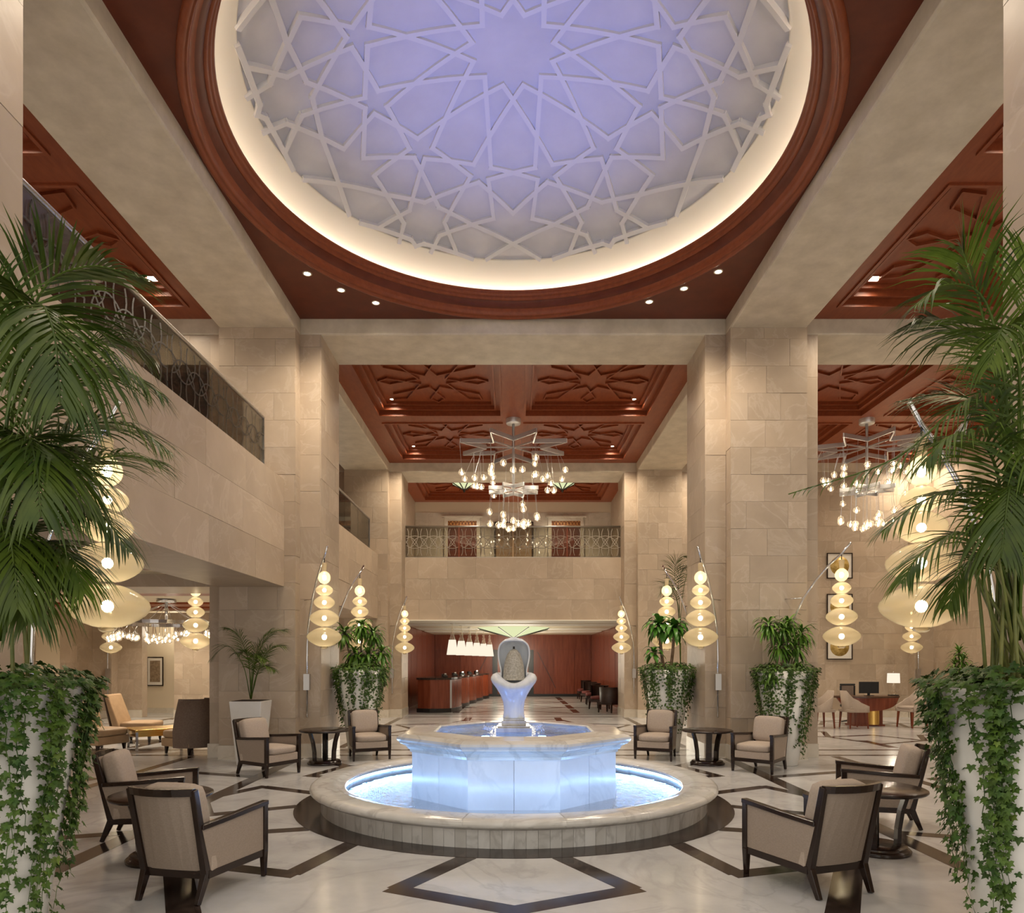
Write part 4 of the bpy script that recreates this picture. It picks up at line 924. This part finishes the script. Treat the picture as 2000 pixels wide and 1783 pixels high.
MB().box(-.11, .11, -.07, .07, 0, .025).build('lamp_foot', black, t); MB().lathe([(.0005, .03), (.05, .03), (.075, .09), (.05, .14), (.02, .16), (.055, .2), (.06, .24), (.02, .27), (.012, .34), (.0005, .34)], 16).build('glass_base', smoke_glass, t); MB().lathe([(.14, .33), (.155, .33), (.145, .58), (.13, .58)], 20).build('lamp_shade', shade_m, t); MB().lathe([(.0005, .62), (.012, .6), (.006, .56)], 8).build('finial', chrome, t)
light('table_lamp_bulb', 'POINT', (wx(1745, 18.2), 18.2, 1.45), 14, WARM, .05)
# ------------------------------------------------------------------ plants
def bez(p, n):
    """Catmull-Rom through the points p"""
    P = [Vector(q) for q in p]; P = [P[0] * 2 - P[1]] + P + [P[-1] * 2 - P[-2]]; out = []
    m = len(P) - 3
    for i in range(n + 1):
        t = min(i / n * m, m - 1e-6); k = int(t); f = t - k; a, b, c, d = P[k:k + 4]
        out.append(.5 * ((2 * b) + (c - a) * f + (2 * a - 5 * b + 4 * c - d) * f * f + (3 * b - a - 3 * c + d) * f ** 3))
    return out
def leaflet(b, base, d, L, wd, droop, nrm):
    """narrow leaflet of three folded segments"""
    d = d.normalized(); side = d.cross(nrm).normalized() * wd / 2; vs = []; p = base.copy(); k = 4; cur = d.copy()
    for i in range(k + 1):
        f = i / k; ww = (.45, 1.0, .85, .5, .04)[i]; vs += [p - side * ww, p + side * ww]
        cur = (cur + Vector((0, 0, -droop * (.25 + f)))).normalized(); p = p + cur * L / k
    b.add(vs, [(2 * i, 2 * i + 1, 2 * i + 3, 2 * i + 2) for i in range(k)], True)
def frond(parent, ctrl, length=.5, n=30, droop=.35, wd=.026, m=None, seed=0, start=.28, spread=.75, rr=.012, dens=1.5):
    n = int(n * dens); wd *= .62; length *= 1.2
    r = random.Random(seed); pts = bez(ctrl, 40); b = MB(); b.tube(pts[::2], rr, 5, rr * .25); up = Vector((0, 0, 1))
    for i in range(n):
        f = start + (1 - start) * (i + .3) / n; k = min(39, int(f * 40)); p = pts[k]; t = (pts[k + 1] - pts[k]).normalized()
        side = t.cross(up); side = side.normalized() if side.length > .05 else Vector((1, 0, 0)); nr = side.cross(t).normalized(); g = (f - start) / (1 - start)
        L = length * (sin(pi * min(1, .18 + .80 * g)) ** .7) * r.uniform(.88, 1.1)
        for s in (-1, 1):
            d = t * (.55 + .75 * g) + side * s * spread * r.uniform(.85, 1.1) + nr * r.uniform(.0, .22)
            leaflet(b, p, d, L, wd * r.uniform(.8, 1.15), droop * r.uniform(.6, 1.3), nr)
    return b.build('frond', m or palm_green, parent)
def planter_body(t, m=white, top=.42, bot=.2, H=1.5):
    MB().lathe([(.0005, .0), (bot, 0), (bot + .01, .01), (top, H), (top - .04, H), (top - .05, H - .08)], 48).build('planter', m, t)
    MB().lathe([(.0005, H - .06), (top - .045, H - .07)], 32).build('soil', soil, t)
LEAF2D = [(0, 0), (.22, -.18), (.52, -.12), (.40, .16), (.62, .48), (.26, .46), (0, 1.0), (-.26, .46), (-.62, .48), (-.40, .16), (-.52, -.12), (-.22, -.18)]
def ivy_leaf_mesh():
    b = MB(); vs = [(x, y, -.12 * abs(x)) for x, y in LEAF2D] + [(0, .3, .05)]; b.add(vs, [(i, (i + 1) % 12, 12) for i in range(12)]); me = b.mesh('leaf'); me.materials.append(ivy_green); return me, vs
ILM, ILV = ivy_leaf_mesh()
ILM2 = ILM.copy(); ILM2.materials.clear(); ivy_pale = leafmat('ivy_pale_green', (.06, .11, .015), (.16, .23, .035), .25, .5, 9); ILM2.materials.append(ivy_pale)
def ivy_mat(p, s, nrm, r, hang=1.0):
    n = Vector(nrm); n = (n + Vector((r.uniform(-.6, .6), r.uniform(-.6, .6), r.uniform(-.1, .7)))).normalized()
    y = Vector((r.uniform(-.6, .6), r.uniform(-.4, .4), -hang)); y = (y - n * y.dot(n)).normalized(); x = y.cross(n)
    M = Matrix((x, y, n)).transposed().to_4x4() @ Matrix.Diagonal((s, s, s, 1)); M.translation = p; return M
def ivy(t, top, H, n_vines, seed, lens, s0, single=0, crown=620, face=-pi / 2, spread=pi, slope=.147, gap=None):
    r = random.Random(seed); cb = MB(); left = single
    for i in range(crown):           # cushion of leaves round the rim
        a = r.uniform(0, 2 * pi); q = r.random()
        if q < .5: rad = top * r.uniform(.5, 1.1); z = H + r.uniform(-.03, .15) * (1.3 - .6 * rad / top)
        else: z = H + .05 - .34 * r.random() ** 1.8; rad = top + .02 - slope * (H - z) + r.uniform(.01, .10)
        da = math.degrees((a - face + pi) % (2 * pi) - pi)
        if gap and gap[0] < da < gap[1] and z < H - .06: continue
        nr = Vector((cos(a) * .8, sin(a) * .8, .7)); M = ivy_mat(Vector((rad * cos(a), rad * sin(a), z)), s0 * r.uniform(.7, 1.25), nr, r, .5)
        cb.add(ILV, [(k, (k + 1) % 12, 12) for k in range(12)], False, M)
    cb.build('ivy_foliage', ivy_green, t, kind='stuff')
    for v in range(n_vines):
        a = face + (r.random() - .5) * 2 * spread if spread < pi else 2 * pi * v / n_vines + r.uniform(-.1, .1)
        da = math.degrees((a - face + pi) % (2 * pi) - pi); a += .16 * sin(a * 9)
        L = r.uniform(*lens) * r.uniform(.55, 1.0) if not (gap and gap[0] < da < gap[1]) else r.uniform(.1, .35); pts = [Vector((top * .9 * cos(a), top * .9 * sin(a), H + .03)), Vector(((top + .05) * cos(a), (top + .05) * sin(a), H - .02))]; z = H - .02; aa = a
        while z > H - L and z > .03:
            z -= .06; aa += r.uniform(-.045, .045); rad = top - slope * (H - z) + .035 + r.uniform(0, .03); pts.append(Vector((rad * cos(aa), rad * sin(aa), z)))
        b = MB(); b.tube(pts, .0035, 3, .0015, False)
        front = cos(a - face) > .0 and single
        loose = []
        for p in pts[1:]:
            for q in range(2 if r.random() < .6 else 3):
                nr = Vector((cos(a), sin(a), .15)); pp = p + Vector((r.uniform(-.045, .045), r.uniform(-.045, .045), r.uniform(-.04, .03)))
                M = ivy_mat(pp, s0 * r.uniform(.55, 1.1), nr, r)
                if front and left > 0: loose.append(M); left -= 1
                else: b.add(ILV, [(k, (k + 1) % 12, 12) for k in range(12)], False, M)
        vo = b.build('ivy_vine', ivy_green, t)
        for M in loose:
            l = bpy.data.objects.new('leaf', ILM if r.random() < .75 else ILM2); COL.objects.link(l); l.parent = vo; l.matrix_local = M
def strap_leaf(b, base, az, el, L, wd, droop, seg=5):
    d = Vector((cos(az) * cos(el), sin(az) * cos(el), sin(el))); p = Vector(base); side = Vector((-sin(az), cos(az), 0)) * wd / 2; vs = []
    for i in range(seg + 1):
        f = i / seg; ww = max(.05, sin(pi * (.12 + .86 * f)) ** .8); up = d.cross(side).normalized() * (-wd * .12)
        vs += [p - side * ww, p + up * ww, p + side * ww]; d = (d + Vector((0, 0, -droop * (.3 + f)))).normalized(); p = p + d * L / seg
    b.add(vs, [q for i in range(seg) for q in ((3 * i, 3 * i + 1, 3 * i + 4, 3 * i + 3), (3 * i + 1, 3 * i + 2, 3 * i + 5, 3 * i + 4))], True)
def rosette(t, c, n, L, wd, droop, seed, m=None, lo=-.2, hi=1.35):
    r = random.Random(seed); b = MB()
    for i in range(n):
        f = i / n; strap_leaf(b, (c[0], c[1], c[2] - .08 * (1 - f)), i * 2.399 + r.uniform(-.2, .2), lo + (hi - lo) * f + r.uniform(-.1, .1), L * r.uniform(.75, 1.1), wd * r.uniform(.85, 1.1), droop * r.uniform(.7, 1.2))
    return b.build('leaf_rosette', m or drac_green, t)
# -- tall palms in the two near planters
def cane_palm(name, label, loc, fronds, canes, seed):
    t = thing(name, label, 'potted palm', loc); planter_body(t); L = Vector(loc); r = random.Random(seed)
    for i, (px, py, Y) in enumerate(canes):
        e = wp(px, py, Y) - L; a = r.uniform(0, 2 * pi); b0 = Vector((.13 * cos(a) + e.x * .12, .13 * sin(a), 1.44)); mid = b0.lerp(e, .5) + Vector((r.uniform(-.03, .03), 0, .0))
        MB().tube(bez([b0, mid, e], 8), .012, 6, .008).build('cane', stem_green, t)
    for i, (pts, ln, n, dr, wd, mm) in enumerate(fronds):
        c = [wp(*q) - L for q in pts]; frond(t, c, ln, n, dr, wd, mm, seed + i, dens=1.5 if seed < 20 else 1.15)
    return t
PLX = (-2.93, 4.0, 0); PRX = (2.90, 4.0, 0)
LF = [  # control points are (px, py, depth)
    ([(5, 1150, 4.0), (25, 800, 3.95), (75, 580, 3.9), (170, 520, 3.85), (285, 545, 3.8)], .42, 34, .22, .034, palm_green),
    ([(0, 1100, 4.0), (20, 760, 3.8), (70, 600, 3.6), (105, 650, 3.4), (118, 790, 3.3)], .62, 38, .55, .034, palm_dark),
    ([(10, 1150, 4.0), (60, 900, 4.0), (130, 740, 4.0), (230, 720, 4.0), (325, 775, 4.0)], .40, 34, .5, .028, palm_green),
    ([(10, 1180, 4.0), (70, 950, 4.05), (150, 840, 4.1), (250, 830, 4.1), (335, 885, 4.1)], .38, 32, .4, .028, palm_green),
    ([(10, 1200, 4.0), (60, 1010, 4.0), (130, 920, 3.95), (230, 890, 3.9), (325, 905, 3.9)], .36, 30, .4, .026, palm_green),
    ([(10, 1200, 4.0), (50, 1050, 3.9), (110, 985, 3.8), (190, 1000, 3.75), (255, 1080, 3.7)], .36, 30, .5, .028, palm_dark),
    ([(5, 1180, 4.0), (20, 960, 3.8), (45, 850, 3.6), (70, 900, 3.4), (80, 1010, 3.3)], .5, 32, .6, .032, palm_dark),
    ([(0, 1180, 4.0), (-20, 980, 3.8), (-45, 900, 3.6), (-70, 960, 3.5)], .45, 30, .5, .028, palm_green),
    ([(5, 1220, 4.0), (40, 1110, 3.9), (90, 1060, 3.8), (140, 1090, 3.7), (165, 1160, 3.65)], .34, 26, .5, .026, palm_green),
    ([(0, 1150, 4.1), (-10, 820, 3.9), (-30, 640, 3.8), (-60, 580, 3.7)], .45, 30, .3, .028, palm_green),
    ([(10, 1150, 4.1), (70, 830, 4.3), (140, 700, 4.5), (220, 660, 4.6), (300, 700, 4.7)], .40, 30, .5, .026, palm_dark),
    ([(0, 1200, 4.0), (5, 1080, 3.8), (15, 1020, 3.6), (25, 1080, 3.45), (35, 1190, 3.4)], .42, 28, .6, .03, palm_dark),
    ([(8, 1180, 4.1), (50, 1000, 4.2), (100, 900, 4.3), (170, 930, 4.35), (215, 1020, 4.4)], .4, 28, .5, .026, palm_dark),
    ([(5, 1250, 4.0), (30, 1120, 3.9), (60, 1060, 3.8), (100, 1080, 3.7), (120, 1150, 3.65)], .4, 28, .55, .028, palm_dark),
    ([(0, 1250, 4.0), (15, 1130, 3.8), (30, 1080, 3.7), (50, 1120, 3.6), (60, 1210, 3.55)], .42, 28, .6, .028, palm_dark),
    ([(0, 1200, 4.0), (30, 980, 3.8), (75, 880, 3.7), (130, 900, 3.6), (165, 1000, 3.55)], .42, 32, .55, .03, palm_dark),
    ([(0, 1250, 4.0), (-20, 1120, 3.8), (-40, 1060, 3.7), (-70, 1120, 3.6)], .42, 28, .6, .028, palm_dark),
    ([(0, 1220, 4.0), (40, 1060, 4.0), (70, 800, 4.0), (100, 720, 3.95), (200, 790, 3.9)], .4, 30, .5, .026, palm_green)]
t = cane_palm('potted_palm', 'tall feathery palm and ivy in a big white planter, beneath the glass balcony', PLX, LF, [(5, 900, 4), (20, 1000, 4), (45, 1050, 4), (60, 1130, 4), (-20, 950, 4), (30, 850, 3.95)], 11)
ivy(t, .42, 1.5, 46, 61, (.6, 1.7), .044, 300, 1200, -pi / 2 + .35, 1.9, gap=(-8, 14))
RF = [
    ([(1975, 1250, 4.0), (1965, 900, 4.0), (1900, 780, 3.95), (1750, 895, 3.9), (1540, 965, 3.85)], .34, 40, .45, .024, palm_green),
    ([(1975, 1200, 4.0), (1960, 850, 4.0), (1920, 620, 3.95), (1890, 520, 3.9), (1880, 488, 3.9)], .40, 30, .3, .026, palm_green),
    ([(1980, 1150, 4.0), (1965, 780, 3.95), (1925, 590, 3.9), (1850, 555, 3.85), (1785, 600, 3.8)], .36, 32, .35, .024, palm_green),
    ([(1980, 1150, 4.0), (1970, 860, 4.1), (1930, 680, 4.2), (1850, 640, 4.3), (1790, 625, 4.3)], .42, 30, .5, .032, palm_dark),
    ([(1985, 1200, 4.0), (1975, 900, 4.1), (1930, 800, 4.2), (1850, 770, 4.3), (1750, 785, 4.3)], .34, 30, .3, .024, palm_dark),
    ([(1975, 1250, 4.0), (1950, 1050, 3.95), (1890, 960, 3.9), (1800, 980, 3.85), (1720, 1040, 3.8)], .34, 34, .4, .024, palm_green),
    ([(1975, 1250, 4.0), (1940, 1100, 3.95), (1880, 1040, 3.9), (1800, 1080, 3.85), (1760, 1140, 3.8)], .32, 30, .4, .024, palm_green),
    ([(1980, 1250, 4.0), (1960, 1000, 3.9), (1930, 880, 3.8), (1860, 850, 3.7), (1800, 910, 3.65)], .36, 32, .45, .026, palm_green),
    ([(1990, 1200, 4.0), (1990, 800, 4.0), (2000, 600, 4.0), (2020, 500, 3.9)], .45, 30, .3, .026, palm_green),
    ([(1990, 1250, 4.0), (2000, 1000, 3.8), (2020, 880, 3.7), (2050, 900, 3.5)], .42, 30, .5, .026, palm_green),
    ([(1985, 1250, 4.0), (1980, 1050, 3.8), (1975, 950, 3.6), (1965, 1000, 3.5), (1955, 1090, 3.45)], .42, 30, .5, .028, palm_dark),
    ([(1985, 1250, 4.0), (1965, 1130, 3.9), (1930, 1080, 3.8), (1880, 1110, 3.75), (1850, 1190, 3.7)], .34, 28, .5, .026, palm_dark),
    ([(1990, 1200, 4.1), (1985, 900, 4.2), (1960, 740, 4.3), (1900, 800, 4.4), (1850, 900, 4.4)], .42, 30, .5, .026, palm_dark),
    ([(1990, 1200, 4.0), (1995, 850, 3.9), (1985, 680, 3.8), (1960, 640, 3.7), (1930, 720, 3.6)], .42, 30, .5, .026, palm_green)]
t = cane_palm('potted_palm', 'tall feathery palm with ivy in a white round planter, beside the concierge desk view', PRX, RF, [(1880, 1060, 4), (1895, 1020, 3.95), (1915, 1100, 3.9), (1930, 980, 4.1), (1950, 1090, 3.8), (1985, 1050, 3.85), (1968, 1010, 3.9), (1922, 1060, 4.1), (1940, 1030, 4.2), (1920, 1000, 4), (1945, 950, 4), (1965, 900, 4), (1990, 880, 4), (2010, 950, 4), (1905, 1120, 4), (1975, 780, 4), (1935, 1090, 3.9), (1955, 1050, 3.9), (2000, 1000, 3.9)], 31)
ivy(t, .42, 1.5, 46, 71, (.6, 1.7), .044, 300, 1200, -pi / 2 - .35, 1.9, gap=(-16, 6))
# -- round planters at the pillars
def tall_planter(label, loc, seed, lens, wide):
    t = thing('planted_urn', label, 'planter', loc, 0, 'ivy planters by the pillars'); planter_body(t); ivy(t, .42, 1.5, 70, seed, lens, .042, 0, 900); return t
t = tall_planter('white round planter of spiky strap-leaved canes and ivy beside the lounge-side pillar', (wx(703, 12.9), 12.9, 0), 81, (.5, 1.3), 0)
for px, py, n in ((672, 1225, 34), (700, 1210, 36), (722, 1225, 34), (742, 1262, 28), (690, 1265, 26), (715, 1265, 26), (670, 1300, 24), (735, 1300, 24), (700, 1295, 24)):
    c = wp(px, py + 8, 12.75) - t.location; c.y = rnd.uniform(-.2, .2); MB().tube(bez([(c.x * .3, c.y * .4, 1.4), (c.x * .7, c.y * .8, (1.4 + c.z) / 2), c], 6), .014, 6).build('cane', cane, t); rosette(t, c, int(n * 1.7), .33, .052, .55, px, None, -.7, 1.15)
t = tall_planter('white round planter with drooping broad green leaves and ivy by the desk-side aisle', (wx(1304, 12.9), 12.9, 0), 82, (.6, 1.3), 0)
for px, py in ((1292, 1218), (1318, 1222), (1278, 1270)):
    c = wp(px, py, 12.75) - t.location; c.y = rnd.uniform(-.12, .12); MB().tube(bez([(c.x * .3, c.y * .4, 1.4), (c.x * .8, c.y * .8, (1.4 + c.z) / 2), c], 6), .028, 8).build('cane', cane, t); rosette(t, c, 44 if py < 1240 else 18, .42 if py < 1240 else .28, .095, .75, px, broad_green, -.1, 1.2)
rosette(t, (.1, 0, 1.55), 12, .34, .07, .6, 5, broad_green, -.1, 1.0)
t = tall_planter('white round planter of bushy dracaena and long trailing ivy against the desk-side pillar', (wx(1532, 11.26), 11.26, 0), 83, (.6, 1.4), 0)
for px, py, n in ((1497, 1208, 34), (1545, 1205, 36), (1520, 1250, 30), (1555, 1250, 30), (1500, 1300, 26), (1548, 1292, 26), (1525, 1215, 26), (1570, 1222, 24)):
    c = wp(px, py + 10, 11.25) - t.location; c.y = rnd.uniform(-.2, .2); MB().tube(bez([(c.x * .3, c.y * .4, 1.4), (c.x * .7, c.y * .8, (1.4 + c.z) / 2), c], 6), .014, 6).build('cane', cane, t); rosette(t, c, int(n * 1.8), .32, .042, .6, px, None, -.7, 1.1)
# -- square planter with areca palm
t = thing('square_planter_palm', 'small areca palm in a square tapered white planter in front of the lounge pillar', 'potted palm', (wx(490, 11.32), 11.32, 0))
MB().hexa([(-.17, -.17, 0), (.17, -.17, 0), (.17, .17, 0), (-.17, .17, 0), (-.255, -.255, 1.02), (.255, -.255, 1.02), (.255, .255, 1.02), (-.255, .255, 1.02)]).build('planter', white, t, bevel=.01); MB().box(-.225, .225, -.225, .225, 1.0, 1.025).build('soil', soil, t)
L = t.location
for i, (pts, ln) in enumerate([
    ([(489, 1365, 11.4), (475, 1300, 11.3), (445, 1262, 11.2), (408, 1290, 11.1)], .3), ([(490, 1365, 11.4), (500, 1290, 11.4), (525, 1240, 11.4), (560, 1228, 11.4)], .3), ([(490, 1365, 11.4), (508, 1300, 11.3), (530, 1265, 11.2), (555, 1262, 11.2)], .28),
    ([(490, 1365, 11.4), (485, 1290, 11.4), (465, 1240, 11.5), (440, 1225, 11.5)], .28), ([(490, 1365, 11.4), (492, 1310, 11.3), (500, 1280, 11.2), (520, 1290, 11.1)], .28), ([(490, 1365, 11.4), (488, 1310, 11.5), (480, 1275, 11.5), (460, 1275, 11.6)], .28),
    ([(491, 1365, 11.4), (500, 1320, 11.3), (515, 1300, 11.2), (538, 1310, 11.1)], .25), ([(489, 1365, 11.4), (496, 1300, 11.4), (508, 1255, 11.4), (530, 1228, 11.5)], .28)]):
    c = [wp(*q) - L for q in pts]; frond(t, c, ln, 24, .4, .02, palm_green, 200 + i, .35, .7, .008)
# -- small plant by the far side wall, palm past the desk-side pillar
t = thing('potted_dracaena', 'small dracaena in a white pot against the side wall beyond the desk', 'potted plant', (wx(1873, 17.6), 17.6, 0)); MB().lathe([(.0005, 0), (.16, 0), (.22, .55), (.19, .55), (.185, .5), (.0005, .5)], 24).build('planter', white, t)
for k, (dx, z) in enumerate(((0, 1.9), (.1, 1.7), (-.1, 1.6), (.05, 1.35), (-.06, 1.2))):
    MB().tube([(dx * .3, 0, .5), (dx, 0, z)], .014, 6).build('cane', cane, t); rosette(t, (dx, 0, z), 40, .3, .045, .5, 300 + k, None, -.4)
t = thing('potted_areca', 'areca palm standing half hidden behind the desk-side pillar', 'potted palm', (4.45, 18.6, 0)); MB().lathe([(.0005, 0), (.2, 0), (.3, 1.2), (.26, 1.2), (.25, 1.12), (.0005, 1.12)], 24).build('planter', white, t)
L = t.location
for i, pts in enumerate(([(1325, 1200, 18.6), (1318, 1130, 18.5), (1322, 1095, 18.4), (1340, 1085, 18.4)], [(1328, 1200, 18.6), (1312, 1150, 18.5), (1300, 1140, 18.4), (1286, 1165, 18.4)], [(1328, 1200, 18.6), (1325, 1140, 18.5), (1335, 1110, 18.4), (1352, 1130, 18.4)], [(1328, 1220, 18.6), (1320, 1165, 18.5), (1310, 1150, 18.3), (1300, 1180, 18.2)], [(1330, 1200, 18.6), (1342, 1120, 18.6), (1365, 1090, 18.6), (1390, 1110, 18.6)])):
    c = [Vector((0, 0, 1.1))] + [wp(*q) - L for q in pts]; frond(t, c, .42, 26, .4, .024, palm_dark, 400 + i, .45, .7, .01)
for o in bpy.data.objects:
    if '_used' in o.keys(): del o['_used']
